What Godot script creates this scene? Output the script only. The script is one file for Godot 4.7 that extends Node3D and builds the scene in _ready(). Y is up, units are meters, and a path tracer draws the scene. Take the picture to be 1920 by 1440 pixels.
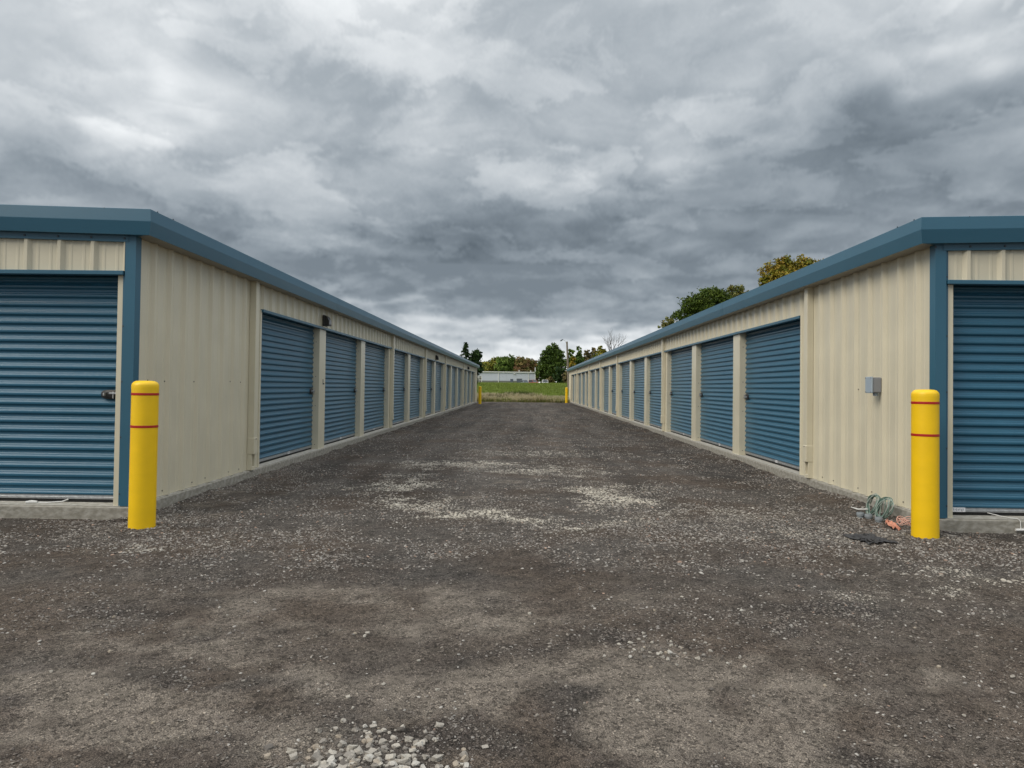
extends Node3D
# A gravel lane between two rows of self-storage units under a heavy overcast sky.
# The camera stands at x = 0, z = 0 and looks along -z; y is up, metres.

var rng := RandomNumberGenerator.new()
var taken := {}
var M := {}

const UNIT := 3.048          # one storage unit along the lane
const COL := 0.37            # pilaster between two doors
const SLAB := 0.115          # top of the concrete above the gravel
const HEAD := 2.103           # door head above the slab
const EAVE := 2.434           # underside of the fascia above the slab
const FO := 0.093           # the fascia reaches this much less far out over the front
const REC := 0.12            # how far the doors stand back

# ------------------------------------------------------------------ mesh builder
class MB:
	var v := PackedVector3Array()
	var n := PackedVector3Array()
	var c := PackedColorArray()
	var uv := PackedVector2Array()
	var i := PackedInt32Array()
	var col := Color(1, 1, 1)
	var use_col := false
	var use_uv := false

	func vert(p: Vector3, nn: Vector3, t := Vector2.ZERO) -> int:
		v.append(p); n.append(nn)
		if use_col: c.append(col)
		if use_uv: uv.append(t)
		return v.size() - 1

	func tri_i(a: int, b: int, d: int, hint: Vector3) -> void:
		var g := (v[b] - v[a]).cross(v[d] - v[a])
		if g.dot(hint) > 0.0:
			i.append(a); i.append(d); i.append(b)
		else:
			i.append(a); i.append(b); i.append(d)

	func tri(a: Vector3, b: Vector3, d: Vector3, hint: Vector3) -> void:
		var g := (b - a).cross(d - a).normalized()
		if g.dot(hint) < 0.0: g = -g
		var k := vert(a, g); vert(b, g); vert(d, g)
		tri_i(k, k + 1, k + 2, g)

	func quad(a: Vector3, b: Vector3, d: Vector3, e: Vector3, hint: Vector3) -> void:
		var g := (d - a).cross(e - b).normalized()
		if g.dot(hint) < 0.0: g = -g
		var k := vert(a, g, Vector2(0, 1)); vert(b, g, Vector2(1, 1)); vert(d, g, Vector2(1, 0)); vert(e, g, Vector2(0, 0))
		tri_i(k, k + 1, k + 2, g); tri_i(k, k + 2, k + 3, g)

	func quad_n(a: Vector3, b: Vector3, d: Vector3, e: Vector3, na: Vector3, nb: Vector3, nd: Vector3, ne: Vector3) -> void:
		var k := vert(a, na); vert(b, nb); vert(d, nd); vert(e, ne)
		var h := na + nb + nd + ne
		tri_i(k, k + 1, k + 2, h); tri_i(k, k + 2, k + 3, h)

	func box(lo: Vector3, hi: Vector3) -> void:
		var a := Vector3(minf(lo.x, hi.x), minf(lo.y, hi.y), minf(lo.z, hi.z))
		var b := Vector3(maxf(lo.x, hi.x), maxf(lo.y, hi.y), maxf(lo.z, hi.z))
		quad(Vector3(a.x, a.y, b.z), Vector3(b.x, a.y, b.z), Vector3(b.x, b.y, b.z), Vector3(a.x, b.y, b.z), Vector3(0, 0, 1))
		quad(Vector3(a.x, a.y, a.z), Vector3(b.x, a.y, a.z), Vector3(b.x, b.y, a.z), Vector3(a.x, b.y, a.z), Vector3(0, 0, -1))
		quad(Vector3(a.x, a.y, a.z), Vector3(a.x, a.y, b.z), Vector3(a.x, b.y, b.z), Vector3(a.x, b.y, a.z), Vector3(-1, 0, 0))
		quad(Vector3(b.x, a.y, a.z), Vector3(b.x, a.y, b.z), Vector3(b.x, b.y, b.z), Vector3(b.x, b.y, a.z), Vector3(1, 0, 0))
		quad(Vector3(a.x, b.y, a.z), Vector3(b.x, b.y, a.z), Vector3(b.x, b.y, b.z), Vector3(a.x, b.y, b.z), Vector3(0, 1, 0))
		quad(Vector3(a.x, a.y, a.z), Vector3(b.x, a.y, a.z), Vector3(b.x, a.y, b.z), Vector3(a.x, a.y, b.z), Vector3(0, -1, 0))

	# box with chamfered edges of size e
	func cbox(lo: Vector3, hi: Vector3, e: float) -> void:
		var ce := (lo + hi) * 0.5
		var h := (hi - lo).abs() * 0.5
		e = minf(e, minf(h.x, minf(h.y, h.z)) * 0.9)
		for ax in 3:
			var b1 := (ax + 1) % 3
			var b2 := (ax + 2) % 3
			for s in [-1.0, 1.0]:
				var nn := Vector3.ZERO; nn[ax] = s
				var q: Array[Vector3] = []
				for t in [[-1.0, -1.0], [1.0, -1.0], [1.0, 1.0], [-1.0, 1.0]]:
					var p := Vector3.ZERO
					p[ax] = s * h[ax]; p[b1] = t[0] * (h[b1] - e); p[b2] = t[1] * (h[b2] - e)
					q.append(ce + p)
				quad(q[0], q[1], q[2], q[3], nn)
			for s1 in [-1.0, 1.0]:
				for s2 in [-1.0, 1.0]:
					var q2: Array[Vector3] = []
					for t in [[-1.0, 0], [1.0, 0], [1.0, 1], [-1.0, 1]]:
						var p2 := Vector3.ZERO
						p2[ax] = t[0] * (h[ax] - e)
						p2[b1] = s1 * (h[b1] - (e if t[1] == 0 else 0.0))
						p2[b2] = s2 * (h[b2] - (0.0 if t[1] == 0 else e))
						q2.append(ce + p2)
					var hn := Vector3.ZERO; hn[b1] = s1; hn[b2] = s2
					quad(q2[0], q2[1], q2[2], q2[3], hn)
		for sx in [-1.0, 1.0]:
			for sy in [-1.0, 1.0]:
				for sz in [-1.0, 1.0]:
					tri(ce + Vector3(sx * h.x, sy * (h.y - e), sz * (h.z - e)), ce + Vector3(sx * (h.x - e), sy * h.y, sz * (h.z - e)), ce + Vector3(sx * (h.x - e), sy * (h.y - e), sz * h.z), Vector3(sx, sy, sz))

	# tube through points, radius per point
	func tube(p: PackedVector3Array, r: PackedFloat32Array, sides := 8, caps := true) -> void:
		var m := p.size()
		var up := Vector3(0.31, 0.9, 0.27)
		var base := v.size()
		for k in m:
			var d := (p[mini(k + 1, m - 1)] - p[maxi(k - 1, 0)]).normalized()
			var s := d.cross(up)
			if s.length() < 0.05: s = d.cross(Vector3(1, 0, 0.2))
			s = s.normalized()
			var t := s.cross(d).normalized()
			up = t
			for j in sides:
				var a := TAU * j / sides
				var o := s * cos(a) + t * sin(a)
				vert(p[k] + o * r[k], o)
		for k in m - 1:
			for j in sides:
				var a0 := base + k * sides + j
				var a1 := base + k * sides + (j + 1) % sides
				var h := n[a0] + n[a1]
				tri_i(a0, a1, a1 + sides, h); tri_i(a0, a1 + sides, a0 + sides, h)
		if caps:
			for e in [0, m - 1]:
				var dd := (p[e] - p[1 if e == 0 else m - 2]).normalized()
				var ctr := vert(p[e], dd)
				var ring: Array[int] = []
				for j in sides: ring.append(vert(v[base + e * sides + j], dd))
				for j in sides: tri_i(ctr, ring[j], ring[(j + 1) % sides], dd)

	# lathe round the y axis at point o: profile of (radius, height)
	func lathe(o: Vector3, prof: PackedVector2Array, sides := 32) -> void:
		var base := v.size()
		var m := prof.size()
		for k in m:
			var a := prof[maxi(k - 1, 0)]
			var b := prof[mini(k + 1, m - 1)]
			var t := (b - a).normalized()
			for j in sides:
				var ang := TAU * j / sides
				var nn := Vector3(cos(ang) * t.y, -t.x, sin(ang) * t.y)
				vert(o + Vector3(cos(ang) * prof[k].x, prof[k].y, sin(ang) * prof[k].x), nn.normalized())
		for k in m - 1:
			for j in sides:
				var a0 := base + k * sides + j
				var a1 := base + k * sides + (j + 1) % sides
				var h := n[a0] + n[a1] + n[a0 + sides]
				tri_i(a0, a1, a1 + sides, h); tri_i(a0, a1 + sides, a0 + sides, h)

	func mesh() -> ArrayMesh:
		var a := []
		a.resize(Mesh.ARRAY_MAX)
		a[Mesh.ARRAY_VERTEX] = v
		a[Mesh.ARRAY_NORMAL] = n
		if use_col: a[Mesh.ARRAY_COLOR] = c
		if use_uv: a[Mesh.ARRAY_TEX_UV] = uv
		a[Mesh.ARRAY_INDEX] = i
		var me := ArrayMesh.new()
		me.add_surface_from_arrays(Mesh.PRIMITIVE_TRIANGLES, a)
		return me

# ------------------------------------------------------------------ scene helpers
func numbered(called: String) -> String:
	if not taken.has(called):
		taken[called] = 0
		return called
	taken[called] += 1
	return "%s_%03d" % [called, taken[called]]

func put(mesh: Mesh, called: String, mat: Material, parent: Node = null) -> MeshInstance3D:
	var o := MeshInstance3D.new()
	o.mesh = mesh
	o.material_override = mat
	if parent == null:
		o.name = numbered(called)
		add_child(o)
	else:
		o.name = called
		parent.add_child(o, true)
	return o

func base(called: String, at := Vector3.ZERO, turn := 0.0) -> Node3D:
	var o := Node3D.new()
	o.name = numbered(called)
	add_child(o)
	o.position = at
	o.rotation.y = turn
	return o

func tag(o: Node, label: String, category: String, group := "", kind := "") -> Node:
	o.set_meta("label", label)
	if category: o.set_meta("category", category)
	if group: o.set_meta("group", group)
	if kind: o.set_meta("kind", kind)
	return o

func lin(r: float, g: float, b: float) -> Color:
	return Color(r, g, b).linear_to_srgb()

func mat(called: String, c: Color, rough := 0.6, metal := 0.0, spec := 0.5) -> StandardMaterial3D:
	var m := StandardMaterial3D.new()
	m.resource_name = called
	m.albedo_color = c
	m.roughness = rough
	m.metallic = metal
	m.metallic_specular = spec
	M[called] = m
	return m

func noise(seed_: int, freq: float, oct := 4, type := FastNoiseLite.TYPE_SIMPLEX_SMOOTH) -> FastNoiseLite:
	var f := FastNoiseLite.new()
	f.seed = seed_
	f.noise_type = type
	f.frequency = freq
	f.fractal_type = FastNoiseLite.FRACTAL_FBM if oct > 1 else FastNoiseLite.FRACTAL_NONE
	f.fractal_octaves = oct
	return f

func noise_tex(seed_: int, freq: float, oct: int, a: Color, b: Color, size := 512, normal := false, bump := 4.0) -> NoiseTexture2D:
	var t := NoiseTexture2D.new()
	t.width = size; t.height = size
	t.seamless = true
	t.noise = noise(seed_, freq, oct)
	t.as_normal_map = normal
	t.bump_strength = bump
	if not normal:
		var g := Gradient.new()
		g.set_color(0, a); g.set_color(1, b)
		t.color_ramp = g
	return t

func bump8(az: float, el: float, f: Array) -> float:
	var a: float = (az - f[0]) / f[3]
	var e: float = (el - f[1]) / f[4]
	return f[2] * exp(-a * a - e * e)

# ------------------------------------------------------------------ sky
func curve(x: float, k: Array) -> float:
	for j in k.size() - 1:
		if x <= k[j + 1][0]:
			var t: float = (x - k[j][0]) / (k[j + 1][0] - k[j][0])
			t = clampf(t, 0, 1)
			return lerpf(k[j][1], k[j + 1][1], t * t * (3.0 - 2.0 * t))
	return k[k.size() - 1][1]

func make_sky() -> ImageTexture:
	var w := 2560
	var h := 1280
	var na := noise(11, 1.05, 5)
	na.domain_warp_enabled = true
	na.domain_warp_amplitude = 0.7
	na.domain_warp_frequency = 1.3
	var nb := noise(23, 3.4, 5)
	var nw := noise(37, 2.0, 3)
	var nc := noise(71, 1.5, 4)
	nc.domain_warp_enabled = true
	nc.domain_warp_amplitude = 0.35
	nc.domain_warp_frequency = 2.5
	var feats := [
		[-27.0, 20.5, 0.14, 5.0, 3.2], [-34.0, 24.0, 0.07, 5.0, 3.0], [33.5, 25.5, 0.24, 5.5, 3.2], [22.0, 15.5, -0.10, 13.0, 3.6], [29.0, 18.5, -0.09, 8.0, 3.2],
		[6.0, 10.8, -0.10, 13.0, 2.8], [-11.0, 8.6, -0.06, 9.0, 2.2], [9.0, 20.0, 0.06, 4.5, 5.0], [18.5, 11.3, 0.07, 6.0, 1.5], [9.0, 6.2, -0.05, 9.0, 1.3],
		[9.5, 4.4, 0.13, 5.0, 0.9], [-13.5, 6.4, 0.13, 4.0, 0.7], [-4.0, 15.0, -0.03, 8.0, 5.0], [-20.0, 12.0, 0.03, 8.0, 3.0], [3.5, 3.2, 0.09, 3.5, 0.55],
		[-42.0, 14.0, 0.05, 6.0, 6.0], [43.0, 14.0, 0.04, 5.0, 6.0]]
	var basis := [[0.0, 0.93], [1.2, 0.90], [2.6, 0.77], [4.2, 0.66], [6.5, 0.55], [9.0, 0.515], [12.0, 0.54], [16.0, 0.60], [20.0, 0.645], [27.0, 0.69], [45.0, 0.96], [90.0, 1.15]]
	var lut := PackedFloat32Array()
	for j in 901: lut.append(curve(j * 0.1, basis))
	var data := PackedFloat32Array()
	data.resize(w * h * 3)
	var half := h / 2
	for y in half:
		var el := PI * (0.5 - (y + 0.5) / h)
		var eld := rad_to_deg(el)
		var sy := sin(el)
		var cy := cos(el)
		var den := 1.0 / (sy + 0.17)
		var k := y * w * 3
		for x in w:
			var az := TAU * (x + 0.5) / w
			var dx := sin(az) * cy
			var dz := cos(az) * cy
			var qx := dx * den
			var qz := dz * den
			var a := na.get_noise_2d(qx, qz)
			var b := nb.get_noise_2d(qx, qz)
			var wx := nw.get_noise_2d(qx * 0.9 + 7.0, qz)
			var wy := nw.get_noise_2d(qx, qz * 0.9 - 9.0)
			var azd := rad_to_deg(az)
			# the pattern of large cloud masses goes on all round the sky, mirrored every 90 degrees
			var fold := fposmod(azd + 45.0, 180.0)
			fold = (fold if fold < 90.0 else 180.0 - fold) - 45.0
			var fa := fold + wx * 9.0
			var fe := eld + wy * (0.5 + eld * 0.20) + a * eld * 0.05
			var s := lut[clampi(int(fe * 10.0), 0, 900)]
			if eld < 45.0:
				for f in feats:
					var pa: float = (fa - f[0]) / f[3]
					if pa > 2.4 or pa < -2.4: continue
					var pe: float = (fe - f[1]) / f[4]
					if pe > 2.4 or pe < -2.4: continue
					s += f[2] * exp(-pa * pa - pe * pe)
			var pn := nc.get_noise_2d(qx, qz)
			var puff := absf(pn) * 2.0 - 0.36 + (smoothstep(-0.10, 0.12, pn) - 0.5) * 0.9
			s += a * 0.115 + b * 0.024 + puff * 0.058
			s = clampf(s, 0.36, 1.25)
			var tint := lerpf(0.034, 0.010, smoothstep(0.45, 0.90, s))
			var warm := clampf(1.0 - eld / 3.0, 0.0, 1.0)
			data[k] = pow(s - tint + warm * 0.010, 2.2)
			data[k + 1] = pow(s + 0.002, 2.2)
			data[k + 2] = pow(s + tint - warm * 0.035, 2.2)
			k += 3
	for p in range(half * w * 3, w * h * 3, 3):
		data[p] = 0.10; data[p + 1] = 0.095; data[p + 2] = 0.085
	var im := Image.create_from_data(w, h, false, Image.FORMAT_RGBF, data.to_byte_array())
	return ImageTexture.create_from_image(im)

# ------------------------------------------------------------------ materials
func make_materials() -> void:
	# factory paint on steel: faint mottling and oil-canning
	var cream := mat("cream_paint", lin(0.66, 0.615, 0.475), 0.32)
	cream.albedo_texture = noise_tex(3, 0.004, 4, Color(0.95, 0.95, 0.95), Color(1, 1, 1), 512)
	cream.normal_enabled = true
	cream.normal_texture = noise_tex(4, 0.006, 2, Color.BLACK, Color.WHITE, 256, true, 1.2)
	cream.normal_scale = 0.10
	cream.uv1_triplanar = true; cream.uv1_world_triplanar = true
	cream.uv1_scale = Vector3(0.6, 0.6, 0.6)
	var trim := mat("blue_trim_paint", lin(0.034, 0.124, 0.192), 0.36)
	trim.albedo_texture = noise_tex(5, 0.006, 3, Color(0.94, 0.94, 0.94), Color(1, 1, 1), 256)
	trim.normal_enabled = true
	trim.normal_texture = cream.normal_texture
	trim.normal_scale = 0.15
	trim.uv1_triplanar = true; trim.uv1_world_triplanar = true
	trim.uv1_scale = Vector3(0.5, 0.5, 0.5)
	var door := mat("blue_door_paint", lin(0.027, 0.124, 0.204), 0.28)
	door.albedo_texture = trim.albedo_texture
	door.uv1_triplanar = true; door.uv1_world_triplanar = true
	door.uv1_scale = Vector3(0.8, 0.8, 0.8)
	var con := mat("concrete", lin(0.40, 0.385, 0.345), 0.9)
	con.albedo_texture = noise_tex(8, 0.012, 5, Color(0.74, 0.73, 0.70), Color(1, 1, 1), 1024)
	con.heightmap_enabled = false
	con.normal_enabled = true
	con.normal_texture = noise_tex(9, 0.03, 4, Color.BLACK, Color.WHITE, 512, true, 3.0)
	con.normal_scale = 0.6
	con.uv1_triplanar = true; con.uv1_world_triplanar = true
	con.uv1_scale = Vector3(0.9, 1.4, 0.9)
	var zinc := mat("galvanised_steel", lin(0.62, 0.64, 0.64), 0.38, 0.75)
	zinc.albedo_texture = noise_tex(12, 0.03, 3, Color(0.82, 0.82, 0.84), Color(1, 1, 1), 256)
	zinc.uv1_triplanar = true; zinc.uv1_world_triplanar = true
	zinc.uv1_scale = Vector3(2, 2, 2)
	mat("shaded_soffit_paint", lin(0.30, 0.28, 0.235), 0.5)  # cream soffit, darkened in its colour for the shade under the eave
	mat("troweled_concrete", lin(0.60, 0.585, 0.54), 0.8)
	mat("black_rubber", lin(0.012, 0.012, 0.012), 0.8)
	mat("dark_interior", lin(0.05, 0.05, 0.05), 0.9)
	mat("screw_zinc", lin(0.17, 0.16, 0.14), 0.45, 0.3)
	mat("screw_dark", lin(0.03, 0.05, 0.07), 0.5)
	var yel := mat("yellow_sleeve", lin(0.95, 0.60, 0.003), 0.45)
	yel.albedo_texture = noise_tex(15, 0.02, 4, Color(0.95, 0.95, 0.95), Color(1, 1, 1), 256)
	yel.uv1_triplanar = true
	mat("red_tape", lin(0.42, 0.016, 0.012), 0.35)
	mat("orange_tape", lin(0.75, 0.30, 0.01), 0.4)
	mat("white_sticker", lin(0.80, 0.80, 0.82), 0.5)
	mat("ink", lin(0.04, 0.04, 0.05), 0.6)
	mat("grey_ink", lin(0.30, 0.32, 0.36), 0.6)
	mat("white_rope", lin(0.70, 0.70, 0.68), 0.8)
	mat("black_plastic", lin(0.018, 0.018, 0.018), 0.45)
	mat("smoked_lens", lin(0.10, 0.10, 0.10), 0.2)
	mat("white_paint", lin(0.78, 0.78, 0.76), 0.5)
	mat("box_cover", lin(0.33, 0.40, 0.46), 0.45)
	mat("box_body", lin(0.24, 0.25, 0.27), 0.5)
	mat("grey_conduit", lin(0.24, 0.27, 0.29), 0.5)
	mat("green_wire", lin(0.11, 0.19, 0.155), 0.5)
	mat("pale_wire", lin(0.34, 0.39, 0.35), 0.5)
	mat("orange_net", lin(0.58, 0.25, 0.16), 0.7)
	mat("pale_orange_wire", lin(0.72, 0.42, 0.33), 0.6)
	var fab := mat("black_fabric", lin(0.055, 0.055, 0.058), 0.8)
	fab.albedo_texture = noise_tex(19, 0.05, 4, Color(0.7, 0.7, 0.7), Color(1, 1, 1), 256)
	fab.uv1_triplanar = true
	fab.uv1_scale = Vector3(3, 3, 3)
	var st := mat("gravel_stone", Color(1, 1, 1), 0.9)
	st.vertex_color_use_as_albedo = true
	var lf := mat("leaves", Color(1, 1, 1), 0.65, 0.0, 0.3)
	lf.vertex_color_use_as_albedo = true
	lf.cull_mode = BaseMaterial3D.CULL_DISABLED
	lf.backlight_enabled = true
	lf.backlight = Color(0.35, 0.35, 0.35)
	var bark := mat("bark", lin(0.10, 0.085, 0.07), 0.95)
	bark.albedo_texture = noise_tex(29, 0.03, 4, Color(0.6, 0.6, 0.6), Color(1, 1, 1), 256)
	bark.uv1_triplanar = true
	mat("weathered_wood", lin(0.20, 0.17, 0.14), 0.95)
	mat("warehouse_siding", lin(0.52, 0.56, 0.64), 0.5)
	mat("warehouse_base", lin(0.17, 0.18, 0.16), 0.8)
	mat("warehouse_roof", lin(0.68, 0.70, 0.70), 0.5)
	mat("slate_door", lin(0.10, 0.12, 0.16), 0.5)
	mat("car_glass", lin(0.03, 0.04, 0.05), 0.08)
	mat("tyre", lin(0.02, 0.02, 0.02), 0.8)
	mat("car_silver", lin(0.32, 0.37, 0.42), 0.3, 0.4)
	mat("car_red", lin(0.30, 0.02, 0.02), 0.3)
	mat("car_white", lin(0.80, 0.80, 0.78), 0.3)
	mat("lamp_glass", lin(0.75, 0.75, 0.72), 0.2)

# ------------------------------------------------------------------ storage buildings
# A building lies beside the lane: side -1 left, +1 right. u runs from its front corner away from the camera,
# w from the wall towards the lane; on its front v runs away from the lane, w towards the camera.
class Lot:
	var s := 1.0
	var rib := [0.17, 0.2126]
	var xw := 3.6
	var zf := -6.5
	func side(u: float, y: float, w: float) -> Vector3:
		return Vector3(s * (xw - w), y, zf - u)
	func front(v: float, y: float, w: float) -> Vector3:
		return Vector3(s * (xw + v), y, zf + w)
	func at(face: int, a: float, y: float, w: float) -> Vector3:
		return side(a, y, w) if face == 0 else front(a, y, w)
	func out(face: int) -> Vector3:
		return Vector3(-s, 0, 0) if face == 0 else Vector3(0, 0, 1)
	func along(face: int) -> Vector3:
		return Vector3(0, 0, -1) if face == 0 else Vector3(s, 0, 0)

const RIB := [[0.0, 0.0], [0.042, 0.0], [0.052, 0.004], [0.068, 0.004], [0.078, 0.0], [0.112, 0.0], [0.138, 0.031], [0.167, 0.031], [0.193, 0.0], [0.227, 0.0], [0.237, 0.004], [0.253, 0.004], [0.263, 0.0], [0.3048, 0.0]]

# ribbed sheet from a0 to a1 along a face; the ribs keep their places however the sheet is cut. top may rise along the face
func rib_sheet(L: Lot, face: int, a0: float, a1: float, y0: float, y1: float, w0: float, rise := 0.0) -> ArrayMesh:
	var mb := MB.new()
	var pts := []
	var sh: float = L.rib[face]
	var first := int(floor((a0 - sh) / 0.3048))
	var last := int(ceil((a1 - sh) / 0.3048))
	for k in range(first, last):
		for q in RIB.size() - 1:
			pts.append([sh + k * 0.3048 + RIB[q][0], RIB[q][1]])
	pts.append([sh + last * 0.3048, 0.0])
	var prev = null
	for j in pts.size() - 1:
		var p = pts[j]
		var q = pts[j + 1]
		if q[0] <= a0 + 1e-5 or p[0] >= a1 - 1e-5: continue
		var pa: float = p[0]; var pd: float = p[1]; var qa: float = q[0]; var qd: float = q[1]
		if pa < a0:
			pd = lerpf(pd, qd, (a0 - pa) / (qa - pa)); pa = a0
		if qa > a1:
			qd = lerpf(pd, qd, (a1 - pa) / (qa - pa)); qa = a1
		mb.quad(L.at(face, pa, y0, w0 + pd), L.at(face, qa, y0, w0 + qd), L.at(face, qa, y1 + rise * qa, w0 + qd), L.at(face, pa, y1 + rise * pa, w0 + pd), L.out(face))
		mb.quad(L.at(face, pa, y0, w0 + pd), L.at(face, qa, y0, w0 + qd), L.at(face, qa, y0, w0 - 0.004), L.at(face, pa, y0, w0 - 0.004), Vector3.DOWN)
	return mb.mesh()

func lbox(mb: MB, L: Lot, face: int, a0: float, a1: float, y0: float, y1: float, w0: float, w1: float, ch := 0.0) -> void:
	if ch > 0.0: mb.cbox(L.at(face, a0, y0, w0), L.at(face, a1, y1, w1), ch)
	else: mb.box(L.at(face, a0, y0, w0), L.at(face, a1, y1, w1))

# roll-up curtain: a sheet of pressed steel whose corrugation steps out twice and turns back under. Made at the origin facing +z, x from 0 to width
var curtain_cache := {}
func curtain_mesh(width: float) -> ArrayMesh:
	var key := "%.3f" % width
	if curtain_cache.has(key): return curtain_cache[key]
	var prof := PackedVector2Array()   # (y, out)
	var per := 0.0832
	var y := 2.30
	var shape := [[0.0, 0.0], [0.05, 0.0005], [0.20, 0.0005], [0.25, 0.0022], [0.29, 0.0052], [0.33, 0.0064], [0.42, 0.0066], [0.47, 0.0085], [0.51, 0.0120], [0.55, 0.0135], [0.62, 0.0140], [0.76, 0.0140], [0.81, 0.0125], [0.88, 0.0060], [0.95, 0.0008]]
	while y > 0.075:
		for q in shape:
			var yy: float = y - q[0] * per
			if yy >= 0.07: prof.append(Vector2(yy, q[1] * 1.4))
		y -= per
	prof.append(Vector2(0.068, 0.0))
	var mb := MB.new()
	var nn := PackedVector3Array()
	for j in prof.size():
		var a := prof[maxi(j - 1, 0)]
		var b := prof[mini(j + 1, prof.size() - 1)]
		var t := b - a     # y falls
		nn.append(Vector3(0, t.y, -t.x).normalized())
	for j in prof.size() - 1:
		var p := prof[j]
		var q2 := prof[j + 1]
		mb.quad_n(Vector3(0, p.x, p.y), Vector3(width, p.x, p.y), Vector3(width, q2.x, q2.y), Vector3(0, q2.x, q2.y), nn[j], nn[j], nn[j + 1], nn[j + 1])
	var me := mb.mesh()
	curtain_cache[key] = me
	return me

var door_part_cache := {}
func door_parts(width: float) -> Dictionary:
	var key := "%.3f" % width
	if door_part_cache.has(key): return door_part_cache[key]
	var d := {}
	var mb := MB.new()
	mb.cbox(Vector3(0.004, 0.032, -0.012), Vector3(width - 0.004, 0.071, 0.016), 0.003)
	mb.cbox(Vector3(0.004, 0.046, 0.0161), Vector3(width - 0.004, 0.0535, 0.021), 0.002)
	d.bar = mb.mesh()
	mb = MB.new()
	mb.cbox(Vector3(0.0, 0.001, -0.016), Vector3(width, 0.033, 0.006), 0.006)
	d.seal = mb.mesh()
	# slide latch: dark oval plate, sliding bolt and hasp eye
	mb = MB.new()
	var pl := PackedVector2Array()
	for j in 28:
		var a := TAU * j / 28.0
		pl.append(Vector2(signf(cos(a)) * pow(absf(cos(a)), 0.7) * 0.10, signf(sin(a)) * pow(absf(sin(a)), 0.7) * 0.045))
	var prof := [[1.0, 0.0], [1.0, 0.006], [0.9, 0.013], [0.55, 0.019], [0.0, 0.021]]
	for j in 28:
		var p := pl[j]
		var q := pl[(j + 1) % 28]
		for k in prof.size() - 1:
			var s0: float = prof[k][0]; var s1: float = prof[k + 1][0]
			var z0: float = prof[k][1]; var z1: float = prof[k + 1][1]
			mb.quad(Vector3(p.x * s0, p.y * s0, z0), Vector3(q.x * s0, q.y * s0, z0), Vector3(q.x * s1, q.y * s1, z1), Vector3(p.x * s1, p.y * s1, z1), Vector3(p.x * 4.0, p.y * 10.0, 0.3))
	d.latch = mb.mesh()
	mb = MB.new()
	mb.cbox(Vector3(-0.012, 0.004, 0.018), Vector3(0.128, 0.020, 0.034), 0.003)
	mb.cbox(Vector3(-0.060, -0.012, 0.016), Vector3(-0.046, 0.016, 0.046), 0.003)
	mb.cbox(Vector3(0.02, -0.036, 0.014), Vector3(0.03, 0.026, 0.030), 0.002)
	mb.cbox(Vector3(0.07, -0.036, 0.014), Vector3(0.08, 0.026, 0.030), 0.002)
	d.bolt = mb.mesh()
	# pull handle clip on the bottom bar
	mb = MB.new()
	mb.tube(PackedVector3Array([Vector3(-0.055, 0.058, 0.018), Vector3(-0.05, 0.055, 0.032), Vector3(0.045, 0.051, 0.034), Vector3(0.066, 0.062, 0.020)]), PackedFloat32Array([0.006, 0.006, 0.006, 0.006]), 6)
	mb.cbox(Vector3(-0.07, 0.044, 0.0165), Vector3(-0.045, 0.068, 0.025), 0.002)
	mb.cbox(Vector3(0.066, 0.038, 0.0165), Vector3(0.11, 0.068, 0.024), 0.002)
	d.handle = mb.mesh()
	# maker's sticker
	mb = MB.new()
	mb.box(Vector3(0.118, 0.0355, 0.0165), Vector3(0.192, 0.0690, 0.0222))
	d.sticker = mb.mesh()
	mb = MB.new()
	for j in 16:
		var a0 := TAU * j / 16.0
		var a1 := TAU * (j + 1) / 16.0
		var cc := Vector3(0.134, 0.0555, 0.0226)
		mb.quad(cc + Vector3(cos(a0), sin(a0), 0) * 0.0100, cc + Vector3(cos(a1), sin(a1), 0) * 0.0100, cc + Vector3(cos(a1), sin(a1), 0) * 0.0056, cc + Vector3(cos(a0), sin(a0), 0) * 0.0056, Vector3(0, 0, 1))
	var xs := [0.149, 0.158, 0.166, 0.175]
	for j in 4:
		mb.box(Vector3(xs[j], 0.051, 0.0223), Vector3(xs[j] + 0.0055, 0.060, 0.0226))
	mb.box(Vector3(0.143, 0.0405, 0.0223), Vector3(0.172, 0.0425, 0.0226))
	d.print = mb.mesh()
	door_part_cache[key] = d
	return d

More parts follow.
